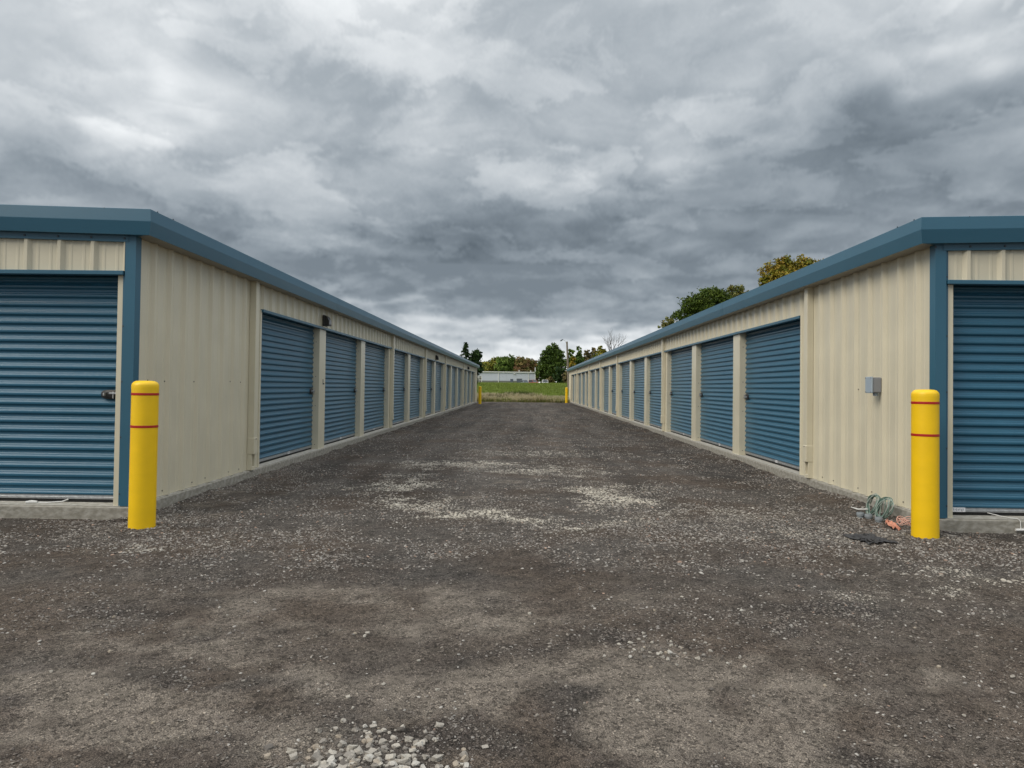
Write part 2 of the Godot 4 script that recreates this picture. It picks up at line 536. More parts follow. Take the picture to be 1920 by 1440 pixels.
# one roll-up door; a0 its edge along the face, latch side: +1 at the end of larger a
func roll_up_door(b: Node3D, L: Lot, face: int, a0: float, width: float, rec: float, near: bool, latch_at: float, far := false) -> Node3D:
	# local x runs rightwards as seen from outside
	var o := put(curtain_mesh(width), "roll_up_door", M.blue_door_paint, b)
	var right_is_plus: bool = (face == 0 and L.s > 0) or (face == 1 and L.s < 0)
	# seen from outside, on which side does a grow? side face right building: a grows to the left; left building: to the right
	var grow_right: bool = (face == 0 and L.s < 0) or (face == 1 and L.s > 0)
	var start := a0 if grow_right else a0 + width
	o.position = L.at(face, start, SLAB, -rec)
	if face == 0: o.rotation.y = PI / 2 if L.s < 0 else -PI / 2
	var d := door_parts(width)
	put(d.bar, "bottom_bar", M.galvanised_steel, o)
	put(d.seal, "bottom_seal", M.black_rubber, o)
	if not far:
		var lx := latch_at if grow_right else width - latch_at
		var flip := 1.0 if lx > width * 0.5 else -1.0
		var la := put(d.latch, "latch_plate", M.black_plastic, o)
		la.position = Vector3(lx, 1.0, 0.019)
		var bo := put(d.bolt, "latch_bolt", M.galvanised_steel, o)
		bo.position = Vector3(lx, 1.0, 0.021)
		if flip < 0: bo.rotation.z = PI
		var mid := width * 0.5
		var ha := put(d.handle, "pull_handle", M.galvanised_steel, o)
		ha.position = Vector3(mid, 0, 0)
		var sk := put(d.sticker, "sticker", M.white_sticker, o)
		sk.position = Vector3(mid, 0, 0)
		var pr := put(d.print, "sticker_print", M.ink, o)
		pr.position = Vector3(mid, 0, 0)
	return o

func build_storage(s: float, xw: float, zf: float, units: int, length: float, spouts: Array, label: String) -> Node3D:
	var L := Lot.new()
	L.s = s; L.xw = xw; L.zf = zf
	if s > 0: L.rib = [0.14, 0.1076]
	var len := length
	var wid := UNIT * 3.0
	var b := base("storage_building")
	tag(b, label, "storage building", "rows of storage units along the lane")
	var Y := SLAB
	# concrete slab, its lip proud of the walls
	var mb := MB.new()
	var lip := 0.045
	mb.cbox(L.side(-lip, -0.5, lip), L.side(len + lip, SLAB, -wid - lip), 0.012)
	var fo := put(mb.mesh(), "foundation", M.concrete, b)
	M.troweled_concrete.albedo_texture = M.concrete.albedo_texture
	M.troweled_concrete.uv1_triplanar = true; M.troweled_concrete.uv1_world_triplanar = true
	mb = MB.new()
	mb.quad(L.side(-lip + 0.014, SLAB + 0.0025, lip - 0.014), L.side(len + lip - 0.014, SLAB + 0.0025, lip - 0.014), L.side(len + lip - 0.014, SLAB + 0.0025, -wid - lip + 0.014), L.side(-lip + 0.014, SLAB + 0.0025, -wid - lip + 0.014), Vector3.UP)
	put(mb.mesh(), "slab_top", M.troweled_concrete, fo)  # thin sheet of paler concrete over the slab top
	fo.set_meta("label", "grey concrete foundation with a pale top edge")
	# ---- lane side: end panels at unit 0 and the last unit, doors between
	var screws := MB.new()
	var dark_screws := MB.new()
	var head := Y + HEAD
	var eave := Y + EAVE
	for e in 2:
		var u0 := 0.05 if e == 0 else (units - 1) * UNIT
		var u1 := UNIT - COL + 0.34 if e == 0 else len - 0.09
		var a := u0
		while a < u1 - 0.01:
			var nx := minf(u1, (floor((a + 0.02) / 0.9144) + 1.0) * 0.9144)
			put(rib_sheet(L, 0, a, nx, Y + 0.006, eave + 0.03, 0.002), "wall_panel", M.cream_paint, b)
			# screws beside the ribs: two full rows, and sparse ones between
			var sh: float = L.rib[0]
			var k := int(ceil((a - sh) / 0.3048))
			while sh + k * 0.3048 + 0.21 < nx:
				for row in [0.055, 1.135]:
					for off in [0.093, 0.205]:
						if rng.randf() < 0.86: screw(screws, L, 0, sh + k * 0.3048 + off, Y + row + rng.randf_range(-0.006, 0.006), 0.002)
				if k % 3 == 1:
					screw(screws, L, 0, sh + k * 0.3048 + 0.205, Y + 0.62, 0.002)
					screw(screws, L, 0, sh + k * 0.3048 + 0.205, Y + 1.66, 0.002)
				k += 1
			a = nx
	# header panels over the doors, one sheet per 3 ft
	var ha := UNIT - 0.03
	var hend := (units - 1) * UNIT
	while ha < hend - 0.01:
		var nx2 := minf(hend, (floor((ha + 0.02) / 0.9144) + 1.0) * 0.9144)
		put(rib_sheet(L, 0, ha, nx2, head + 0.012, eave + 0.03, 0.002), "header_panel", M.cream_paint, b)
		ha = nx2
	# pilasters and doors
	for i in range(1, units):
		var c0 := i * UNIT - COL
		if i > 1:
			mb = MB.new()
			lbox(mb, L, 0, c0, i * UNIT, Y, head, -REC - 0.06, 0.0, 0.004)
			put(mb.mesh(), "pilaster", M.cream_paint, b)
			for yy in [0.08, 0.75, 1.25, 1.85]:
				if i < 8: reveal_screw(screws, L, c0, Y + yy, -0.06)
		if i < units - 1:
			var wdt := UNIT - COL
			var dr := roll_up_door(b, L, 0, i * UNIT, wdt, REC, i < 4, wdt - 0.10, i > 7)
		mb = MB.new()
	# near jamb of the first door and far jamb of the last one
	mb = MB.new()
	lbox(mb, L, 0, UNIT - 0.05, UNIT, Y, head, -REC - 0.06, 0.012, 0.003)
	put(mb.mesh(), "door_jamb", M.cream_paint, b)
	# head trim above the doors, cut at every downspout
	var cuts := [UNIT - 0.03]
	for sp in spouts: if sp > 1: cuts.append(sp * UNIT - COL * 0.5)
	cuts.append(hend)
	for j in cuts.size() - 1:
		mb = MB.new()
		lbox(mb, L, 0, cuts[j] + 0.01, cuts[j + 1] - 0.01, head - 0.026, head + 0.012, -0.03, 0.040, 0.003)
		put(mb.mesh(), "head_trim", M.blue_trim_paint, b)
	# ---- corner trim at the front corner and at the far corner
	mb = MB.new()
	# front leg and lane leg as one bent sheet with two flanges
	var cw := 0.036
	var y0 := Y + 0.004
	var y1 := eave + 0.01
	var path := [[0, 0.105, 0.006], [0, 0.057, 0.008], [0, 0.053, cw], [2, cw, cw], [1, 0.060, cw], [1, 0.064, 0.012], [1, 0.0905, 0.010], [1, 0.092, 0.002]]
	var pp: Array[Vector3] = []
	for q in path:
		if q[0] == 2: pp.append(Vector3(s * (xw - cw), 0, zf + cw))
		else: pp.append(L.at(q[0], q[1], 0.0, q[2]))
	for j in range(1, pp.size() - 1) if false else range(pp.size() - 1):
		if j == 0: continue
		var A := pp[j]; var B := pp[j + 1]
		var hint := L.out(0) if j <= 2 else L.out(1)
		if j == 1: hint = Vector3(-s * 0.3, 0, -1)
		if j == 4: hint = Vector3(s, 0, 0.2)
		mb.quad(A + Vector3.UP * y0, B + Vector3.UP * y0, B + Vector3.UP * y1, A + Vector3.UP * y1, hint)
	# back closure so that it has thickness
	put(mb.mesh(), "corner_trim", M.blue_trim_paint, b)
	for yy in [0.11, 0.62, 1.12, 1.62, 2.15]:
		screw(dark_screws, L, 1, 0.077, Y + yy, 0.011, 1.25)
	mb = MB.new()
	lbox(mb, L, 0, len - 0.10, len + 0.034, y0, y1, -0.10, 0.034, 0.004)
	put(mb.mesh(), "corner_trim", M.cream_paint, b)
	# ---- front: three doors under a header
	var rise := 0.024
	for k in 3:
		var v0 := 0.0915 + k * UNIT
		mb = MB.new()
		lbox(mb, L, 1, v0 + 0.001, v0 + 0.052, Y, head - 0.012, -0.21, 0.001, 0.003)
		put(mb.mesh(), "door_jamb", M.cream_paint, b)
		var dw := 2.70
		var dr2 := roll_up_door(b, L, 1, v0 + 0.052, dw, 0.16, true, 0.115 if s < 0 else dw - 0.115)
		if k == 0: dr2.set_meta("label", "wide blue roll-up door on the end wall facing the camera")
		mb = MB.new()
		lbox(mb, L, 1, v0 + 0.052 + dw, v0 + UNIT + (0.0 if k < 2 else 0.2), Y, head - 0.012, -0.21, 0.001, 0.003)
		put(mb.mesh(), "door_jamb", M.cream_paint, b)
		if k == 0:
			front_door_details(dr2, L, dw)
	var va := 0.066
	while va < wid - 0.2:
		var vx := minf(wid - 0.1, (floor((va + 0.02) / 0.9144) + 1.0) * 0.9144)
		put(rib_sheet(L, 1, va, vx, head + 0.016, eave + 0.02, 0.002, rise), "header_panel", M.cream_paint, b)
		va = vx
	mb = MB.new()
	lbox(mb, L, 1, 0.072, wid, head - 0.022, head + 0.016, -0.03, 0.048, 0.004)
	put(mb.mesh(), "head_trim", M.blue_trim_paint, b)
	# closure strip under the rake with screws
	mb = MB.new()
	var ya := eave - 0.055
	var yb := eave + 0.012
	var ve := wid * 0.5
	for seg in [[0.03, ve, 1.0], [ve, wid, -1.0]]:
		var r0: float = rise * (seg[0] if seg[2] > 0 else wid - seg[0])
		var r1: float = rise * (seg[1] if seg[2] > 0 else wid - seg[1])
		mb.quad(L.front(seg[0], ya + r0, 0.040), L.front(seg[1], ya + r1, 0.040), L.front(seg[1], yb + r1, 0.044), L.front(seg[0], yb + r0, 0.044), L.out(1))
		mb.quad(L.front(seg[0], ya + r0, 0.040), L.front(seg[1], ya + r1, 0.040), L.front(seg[1], ya + r1, 0.002), L.front(seg[0], ya + r0, 0.002), Vector3.DOWN)
	put(mb.mesh(), "closure_strip", M.blue_trim_paint, b)
	for j in 12:
		screw(dark_screws, L, 1, 0.065 + L.rib[1] - 0.2126 + j * 0.3048, ya + 0.030 + rise * (0.065 + j * 0.3048), 0.041, 1.4)
	# ---- rear and outer walls
	mb = MB.new()
	lbox(mb, L, 0, len - 0.02, len - 0.0, Y, eave, -wid, -0.01)
	lbox(mb, L, 0, 0.0, len - 0.021, Y, eave, -wid - 0.02, -wid)
	put(mb.mesh(), "rear_wall", M.cream_paint, b)
	mb = MB.new()
	lbox(mb, L, 0, 0.35, len - 0.03, Y, eave, -1.9, -1.88)
	put(mb.mesh(), "partition", M.dark_interior, b)
	# ---- fascia: swept profile, mitred at the front corner, in lengths
	var prof := [[0.178, eave - 0.004], [0.183, eave - 0.002], [0.209, eave + 0.114], [0.2088, eave + 0.119], [0.198, eave + 0.226], [0.190, eave + 0.230]]
	var sec := 6.096
	var ua := 0.0
	while ua < len - 0.05:
		var ub := minf(ua + sec, len)
		mb = MB.new()
		var bumpw := 0.0015 if int(ua / sec) % 2 == 1 else 0.0
		for j in prof.size() - 1:
			var p0 = prof[j]; var p1 = prof[j + 1]
			var w0: float = p0[0] + bumpw; var w1: float = p1[0] + bumpw
			var s0 := -(w0 - FO) if ua == 0.0 else ua
			var s1 := -(w1 - FO) if ua == 0.0 else ua
			var e0 := ub + (w0 if ub >= len else 0.0)
			var e1 := ub + (w1 if ub >= len else 0.0)
			var hint2 := L.out(0) + Vector3.UP * (-0.4 if j < 2 else 0.3)
			mb.quad(L.side(s0, p0[1], w0), L.side(e0, p0[1], w0), L.side(e1, p1[1], w1), L.side(s1, p1[1], w1), hint2)
		put(mb.mesh(), "fascia", M.blue_trim_paint, b)
		ua = ub
	for half in 2:
		mb = MB.new()
		for j in prof.size() - 1:
			var p0 = prof[j]; var p1 = prof[j + 1]
			var w0: float = p0[0]; var w1: float = p1[0]
			var hint3 := L.out(1) + Vector3.UP * (-0.4 if j < 2 else 0.3)
			if half == 0:
				mb.quad(L.front(-w0, p0[1], w0 - FO), L.front(ve, p0[1] + rise * ve, w0 - FO), L.front(ve, p1[1] + rise * ve, w1 - FO), L.front(-w1, p1[1], w1 - FO), hint3)
			else:
				mb.quad(L.front(ve, p0[1] + rise * ve, w0 - FO), L.front(wid + w0, p0[1], w0 - FO), L.front(wid + w1, p1[1], w1 - FO), L.front(ve, p1[1] + rise * ve, w1 - FO), hint3)
		put(mb.mesh(), "rake_fascia", M.blue_trim_paint, b)
		mb = MB.new()
		if half == 0:
			mb.quad(L.front(-0.179, eave - 0.003, 0.086), L.front(ve, eave - 0.003 + rise * ve, 0.086), L.front(ve, eave + rise * ve, -0.02), L.front(0.02, eave, -0.02), Vector3.DOWN)
			put(mb.mesh(), "soffit", M.blue_trim_paint, b)
	mb = MB.new()
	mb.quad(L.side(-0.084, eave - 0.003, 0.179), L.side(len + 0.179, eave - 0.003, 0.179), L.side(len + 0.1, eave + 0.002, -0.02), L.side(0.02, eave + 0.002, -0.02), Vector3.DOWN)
	put(mb.mesh(), "soffit", M.shaded_soffit_paint, b)
	# small tabs along the top of the fascia at the corner
	for q in [[0, 0.02], [0, 0.30], [1, 0.22]]:
		screw(dark_screws, L, q[0], q[1], eave + 0.231, 0.192 - FO * q[0], 1.0)
	# ---- roof: two slopes with standing seams
	mb = MB.new()
	var yr := eave + 0.229
	mb.quad(L.side(-0.098, yr, 0.191), L.side(len + 0.191, yr, 0.191), L.side(len + 0.191, yr + rise * ve, -ve), L.side(-0.098, yr + rise * ve, -ve), Vector3.UP)
	mb.quad(L.side(-0.098, yr + rise * ve, -ve), L.side(len + 0.191, yr + rise * ve, -ve), L.side(len + 0.191, yr, -wid - 0.191), L.side(-0.098, yr, -wid - 0.191), Vector3.UP)
	mb.quad(L.side(-0.098, yr, -wid - 0.191), L.side(len + 0.191, yr, -wid - 0.191), L.side(len + 0.191, eave, -wid - 0.191), L.side(-0.098, eave, -wid - 0.191), -L.out(0))
	for j in range(1, int(len / 0.61)):
		var uu := j * 0.61
		var p0 := L.side(uu, yr + 0.004, -0.6); var p1 := L.side(uu, yr + rise * ve, -ve)
		mb.quad(p0, p1, p1 + Vector3(0, 0.03, 0.012), p0 + Vector3(0, 0.03, 0.012), Vector3(0, 0, 1))
		mb.quad(p0 + Vector3(0, 0, -0.024), p1 + Vector3(0, 0, -0.024), p1 + Vector3(0, 0.03, 0.012), p0 + Vector3(0, 0.03, 0.012), Vector3(0, 0, -1))
	put(mb.mesh(), "roof", M.galvanised_steel, b)
	# ---- downspouts
	for sp in spouts:
		var uc: float = sp * UNIT - COL * 0.5 + 0.02 if sp > 1 else UNIT - 0.40
		downspout(b, L, uc, eave, screws)
	var so := put(screws.mesh(), "screw_heads", M.screw_zinc, b)
	so.set_meta("kind", "stuff")
	var sd := put(dark_screws.mesh(), "trim_screw_heads", M.screw_dark, b)
	sd.set_meta("kind", "stuff")
	return b

func screw(mb: MB, L: Lot, face: int, a: float, y: float, w: float, k := 1.0) -> void:
	var o := L.out(face)
	var r := 0.0075 * k
	var al := L.along(face)
	var c := L.at(face, a, y, w)
	var prev: Array[Vector3] = []
	for j in 6:
		var t := TAU * j / 6.0
		prev.append(c + (al * cos(t) + Vector3.UP * sin(t)) * r)
	for j in 6:
		var p := prev[j]; var q := prev[(j + 1) % 6]
		mb.quad(p, q, q + o * 0.006, p + o * 0.006, (p - c))
		mb.tri(p + o * 0.006, q + o * 0.006, c + o * 0.007, o)

func reveal_screw(mb: MB, L: Lot, u: float, y: float, w: float) -> void:
	var c := L.side(u, y, w)
	var o := Vector3(0, 0, 1)
	for j in 6:
		var t0 := TAU * j / 6.0; var t1 := TAU * (j + 1) / 6.0
		var p := c + Vector3(cos(t0), sin(t0), 0) * 0.008; var q := c + Vector3(cos(t1), sin(t1), 0) * 0.008
		mb.quad(p, q, q + o * 0.005, p + o * 0.005, p - c)
		mb.tri(p + o * 0.005, q + o * 0.005, c + o * 0.006, o)

func downspout(b: Node3D, L: Lot, u: float, eave: float, screws: MB) -> void:
	var mb := MB.new()
	var y_sl := SLAB + 0.40
	lbox(mb, L, 0, u, u + 0.105, y_sl, eave + 0.01, 0.004, 0.088, 0.005)
	var o := put(mb.mesh(), "downspout", M.cream_paint, b)
	mb = MB.new()
	lbox(mb, L, 0, u - 0.007, u + 0.112, SLAB + 0.21, y_sl + 0.02, 0.003, 0.096, 0.005)
	# narrow foot with an outlet towards the lane: four sides round an opening
	lbox(mb, L, 0, u - 0.002, u + 0.014, SLAB + 0.004, SLAB + 0.2095, 0.003, 0.066, 0.003)
	lbox(mb, L, 0, u + 0.091, u + 0.107, SLAB + 0.004, SLAB + 0.2095, 0.003, 0.066, 0.003)
	lbox(mb, L, 0, u + 0.0142, u + 0.0908, SLAB + 0.004, SLAB + 0.05, 0.003, 0.0655, 0.003)
	put(mb.mesh(), "outlet_shoe", M.cream_paint, o)
	mb = MB.new()
	lbox(mb, L, 0, u + 0.0142, u + 0.0908, SLAB + 0.0502, SLAB + 0.2, 0.003, 0.012)
	put(mb.mesh(), "outlet_lining", M.white_paint, o)
	screw(screws, L, 0, u + 0.05, y_sl + 0.005, 0.096)

# things only the nearest front doors show: pull rope, warning sticker
func front_door_details(dr: Node3D, L: Lot, dw: float) -> void:
	var mb := MB.new()
	if L.s < 0:
		# rope lying on the slab with a plastic grip (door x = dw at its lane edge)
		var x0 := dw - 0.62
		mb.tube(PackedVector3Array([Vector3(x0 + 0.12, 0.03, 0.02), Vector3(x0 + 0.08, 0.012, 0.055), Vector3(x0 - 0.03, 0.008, 0.085), Vector3(x0 - 0.13, 0.009, 0.10)]), PackedFloat32Array([0.006, 0.006, 0.006, 0.006]), 6)
		put(mb.mesh(), "pull_rope", M.white_rope, dr)
		mb = MB.new()
		mb.tube(PackedVector3Array([Vector3(x0 - 0.20, 0.013, 0.13), Vector3(x0 - 0.16, 0.017, 0.112), Vector3(x0 - 0.115, 0.014, 0.10)]), PackedFloat32Array([0.012, 0.016, 0.011]), 8)
		put(mb.mesh(), "rope_grip", M.white_rope, dr)
	else:
		# rope hanging over the slab edge with a grip
		var x1 := 0.555
		mb.tube(PackedVector3Array([Vector3(x1 - 0.16, 0.03, 0.02), Vector3(x1 - 0.08, 0.012, 0.10), Vector3(x1 - 0.01, 0.010, 0.195), Vector3(x1, -0.005, 0.214), Vector3(x1 + 0.002, -0.075, 0.216)]), PackedFloat32Array([0.004, 0.004, 0.004, 0.004, 0.004]), 6)
		put(mb.mesh(), "pull_rope", M.white_rope, dr)
		mb = MB.new()
		mb.tube(PackedVector3Array([Vector3(x1 - 0.045, -0.083, 0.219), Vector3(x1 + 0.06, -0.081, 0.219)]), PackedFloat32Array([0.0125, 0.0125]), 8)
		put(mb.mesh(), "rope_grip", M.white_rope, dr)
		# warning label wrapped on the end of the bottom bar
		mb = MB.new()
		mb.box(Vector3(0.004, 0.034, 0.0165), Vector3(0.196, 0.074, 0.0224))
		var st := put(mb.mesh(), "warning_sticker", M.white_sticker, dr)
		mb = MB.new()
		mb.tri(Vector3(0.006, 0.052, 0.0228), Vector3(0.022, 0.064, 0.0228), Vector3(0.020, 0.046, 0.0228), Vector3(0, 0, 1))
		mb.box(Vector3(0.0515, 0.036, 0.0225), Vector3(0.0535, 0.072, 0.0227))
		mb.box(Vector3(0.160, 0.040, 0.0225), Vector3(0.172, 0.044, 0.0227))
		put(mb.mesh(), "sticker_arrow", M.ink, st)
		mb = MB.new()
		for j in 11:
			if j == 1: continue
			var xx := 0.030 + j * 0.0142
			mb.box(Vector3(xx, 0.042 + (j % 3) * 0.003, 0.0225), Vector3(xx + 0.0065, 0.066 - (j % 2) * 0.004, 0.0227))
		put(mb.mesh(), "sticker_print", M.grey_ink, st)

# ------------------------------------------------------------------ ground
var g_big: FastNoiseLite
var g_mid: FastNoiseLite
var g_fine: FastNoiseLite
var g_warp: FastNoiseLite

# patches seen on the lane: x, depth, half width, half depth, strength. Pale crushed stone, dusty hard-packed fines, damp and dark gravel
const PALE := [[0.95, 8.0, 0.55, 0.9, 1.0], [-0.25, 6.65, 0.75, 0.28, 1.0], [-1.55, 8.6, 0.45, 0.9, 0.8], [-0.9, 11.0, 1.5, 0.5, 0.8], [0.35, 10.2, 0.9, 0.5, 0.8], [0.3, 12.9, 2.0, 0.7, 0.55], [-1.1, 7.3, 0.6, 0.4, 0.7], [0.6, 6.3, 0.8, 0.3, 0.5], [2.3, 6.0, 0.8, 0.35, 0.4], [-2.6, 5.2, 0.5, 0.2, 0.45], [2.9, 4.6, 0.7, 0.35, 0.6], [2.1, 4.3, 0.35, 0.3, 0.4], [3.3, 3.9, 0.4, 0.25, 0.5], [2.0, 7.0, 0.5, 0.5, 0.4]]
const DUST := [[-1.35, 3.95, 0.9, 0.32, 0.8], [-0.35, 3.85, 0.55, 0.25, 0.7], [-0.75, 3.05, 0.55, 0.20, 0.8], [0.05, 2.85, 0.6, 0.25, 0.9], [0.75, 2.75, 0.5, 0.35, 0.9], [1.25, 2.95, 0.45, 0.35, 0.7], [-1.55, 2.65, 0.5, 0.22, 0.9], [-0.9, 2.40, 0.6, 0.14, 0.7], [-1.6, 3.35, 0.4, 0.16, 0.7], [0.75, 4.2, 0.6, 0.3, 0.45], [0.1, 8.9, 1.3, 0.8, 0.35], [-0.5, 7.9, 0.9, 0.35, 0.3], [-3.1, 7.2, 0.35, 1.2, 0.4]]
const DAMP_DARK := [[1.75, 3.85, 0.55, 0.22, 0.9], [-0.55, 2.95, 0.30, 0.16, 0.5], [-1.15, 2.98, 0.55, 0.13, 0.8], [0.0, 4.7, 3.5, 0.35, 0.4], [0.35, 3.3, 0.35, 0.18, 0.7], [-0.15, 3.35, 0.3, 0.14, 0.6], [1.3, 2.5, 0.3, 0.15, 0.7], [0.35, 2.45, 0.28, 0.14, 0.7], [-0.47, 2.38, 0.34, 0.24, 0.95], [-1.9, 3.7, 0.3, 0.25, 0.6], [0.9, 3.35, 0.25, 0.1, 0.5], [1.0, 3.6, 0.7, 0.25, 0.4], [-1.9, 4.6, 0.8, 0.5, 0.35], [2.45, 6.35, 0.5, 0.35, 0.5], [2.9, 14.0, 0.5, 6.0, 0.5], [-2.7, 13.0, 0.5, 5.0, 0.4]]  # includes darker ground put beneath the pale stone spill

func patch(list: Array, x: float, d: float) -> float:
	var t := 0.0
	for p in list:
		var a: float = (x - p[0]) / p[2]
		if a > 2.2 or a < -2.2: continue
		var b: float = (d - p[1]) / (p[3] * 1.25)
		if b > 2.2 or b < -2.2: continue
		t = maxf(t, p[4] * exp(-a * a - b * b))
	return t

# (pale, dust, damp and dark) at a place
func ground_mix(x: float, d: float) -> Vector3:
	var wx := x + g_warp.get_noise_2d(x, d) * 0.55 + g_mid.get_noise_2d(x * 2.0, d * 2.0) * 0.14
	var wd := d + g_warp.get_noise_2d(x + 31.0, d) * 0.5 + g_mid.get_noise_2d(x * 2.0 + 9.0, d * 2.0) * 0.12
	var big := g_big.get_noise_2d(x, d)
	var mid := g_mid.get_noise_2d(x, d)
	var pale := patch(PALE, wx, wd)
	var dust := patch(DUST, wx, wd)
	var damp := patch(DAMP_DARK, wx, wd)
	pale = smoothstep(0.06, 1.05, pale + mid * 0.34 + big * 0.10 + g_fine.get_noise_2d(x * 0.5, d * 0.5) * 0.22)
	dust = smoothstep(0.24, 0.66, dust + mid * 0.42 + big * 0.10 + g_fine.get_noise_2d(x * 0.4, d * 0.4) * 0.14)
	damp = smoothstep(0.15, 0.70, damp + mid * 0.25 - big * 0.15)
	return Vector3(pale, dust * (1.0 - pale * 0.6), damp * (1.0 - pale))

func ground_y(x: float, z: float) -> float:
	var h := g_big.get_noise_2d(x * 0.9, z * 0.9) * 0.016 + g_mid.get_noise_2d(x * 1.4, z * 1.4) * 0.007 + g_fine.get_noise_2d(x, z) * 0.0025
	# gravel heaped round the bollards and against the slab
	for q in [[-3.175, -5.755, 0.036], [3.363, -5.908, 0.030]]:
		var dd := Vector2(x - q[0], z - q[1]).length()
		h += q[2] * exp(-pow((dd - 0.16) / 0.16, 2.0))
	if z < -6.1:
		var sd := absf(x - 0.06) - 3.56
		h += (0.022 + 0.03 * g_mid.get_noise_2d(x * 0.5, z * 0.5)) * exp(-pow(sd / 0.16, 2.0))
	h += 0.05 * exp(-pow((x - 3.45) / 0.22, 2.0) - pow((z + 7.95) / 0.4, 2.0))
	return h

func ground_color(x: float, d: float) -> Color:
	var m := ground_mix(x, d)
	var big := g_big.get_noise_2d(x * 1.7 + 5.0, d * 1.7)
	var c := Color(0.262, 0.208, 0.166).lerp(Color(0.276, 0.246, 0.218), clampf(0.42 + big * 1.5 + (0.25 if d > 4.7 else 0.0), 0, 1))
	# the forecourt is packed with fines
	c = c.lerp(Color(0.400, 0.332, 0.270), 0.25 * smoothstep(4.7, 4.0, d + g_warp.get_noise_2d(x * 0.7, d) * 0.8))
	c = c.lerp(Color(0.530, 0.458, 0.382), m.y * 0.95)
	c = c.lerp(Color(0.105, 0.098, 0.094), m.z * 0.6)
	c = c.lerp(Color(0.46, 0.415, 0.35), m.x * 0.6)
	# wheel tracks: long streaks of finer and coarser stone along the lane
	var st := g_big.get_noise_2d(x * 3.2 + 60.0, d * 0.22) * 0.5 + g_big.get_noise_2d(x * 1.4, d * 0.5 + 20.0) * 0.35
	if d > 5.0: c = c * (1.0 + st * clampf((d - 5.0) / 4.0, 0.0, 1.0))
	var f := 1.0 + g_fine.get_noise_2d(x * 0.6, d * 0.6) * 0.45 + g_mid.get_noise_2d(x * 3.0, d * 3.0) * 0.22
	return Color(c.r * f, c.g * f, c.b * f)

func axis(lo: float, hi: float, dense_lo: float, dense_hi: float, step: float, grow: float) -> PackedFloat32Array:
	var a := PackedFloat32Array()
	var x := dense_lo
	var left: Array[float] = []
	var s := step
	while x > lo:
		s *= grow
		x = maxf(lo, x - s)
		left.append(x)
	left.reverse()
	for q in left: a.append(q)
	x = dense_lo
	while x < dense_hi:
		a.append(x)
		x += step
	s = step
	while x < hi:
		a.append(x)
		s *= grow
		x += s
	a.append(hi)
	return a

func grain_texture(size: int) -> Array:
	# a tile of fines and small chips: cells of uneven tone, with their relief
	var cell := noise(51, 0.085, 1, FastNoiseLite.TYPE_CELLULAR)
	cell.cellular_return_type = FastNoiseLite.RETURN_CELL_VALUE
	cell.cellular_jitter = 1.0
	cell.domain_warp_enabled = true
	cell.domain_warp_amplitude = 5.0
	cell.domain_warp_frequency = 0.04
	var edge := cell.duplicate() as FastNoiseLite
	edge.cellular_return_type = FastNoiseLite.RETURN_DISTANCE2_SUB
	var fine := noise(52, 0.16, 3)
	var ic := cell.get_seamless_image(size, size)
	var ie := edge.get_seamless_image(size, size)
	var if_ := fine.get_seamless_image(size, size)
	ic.convert(Image.FORMAT_L8); ie.convert(Image.FORMAT_L8); if_.convert(Image.FORMAT_L8)
	var dc := ic.get_data(); var de := ie.get_data(); var df := if_.get_data()
	var oa := PackedByteArray(); oa.resize(size * size)
	var oh := PackedByteArray(); oh.resize(size * size)
	for k in size * size:
		var c := dc[k] / 255.0
		var e := minf(1.0, de[k] / 140.0)
		var f := df[k] / 255.0
		var chip := clampf((c - 0.55) * 2.2, 0.0, 1.0)
		var t := 0.58 + 0.34 * (f - 0.5) * 2.0 + 0.30 * chip * e - 0.24 * clampf((0.40 - c) * 2.0, 0, 1)
		oa[k] = clampi(int(t * 255.0), 0, 255)
		oh[k] = clampi(int((0.35 + 0.45 * chip * e + 0.25 * (f - 0.5)) * 255.0), 0, 255)
	var ia := Image.create_from_data(size, size, false, Image.FORMAT_L8, oa)
	var ih := Image.create_from_data(size, size, false, Image.FORMAT_L8, oh)
	ia.convert(Image.FORMAT_RGB8); ih.convert(Image.FORMAT_RGB8)
	return [ImageTexture.create_from_image(ia), ImageTexture.create_from_image(ih)]

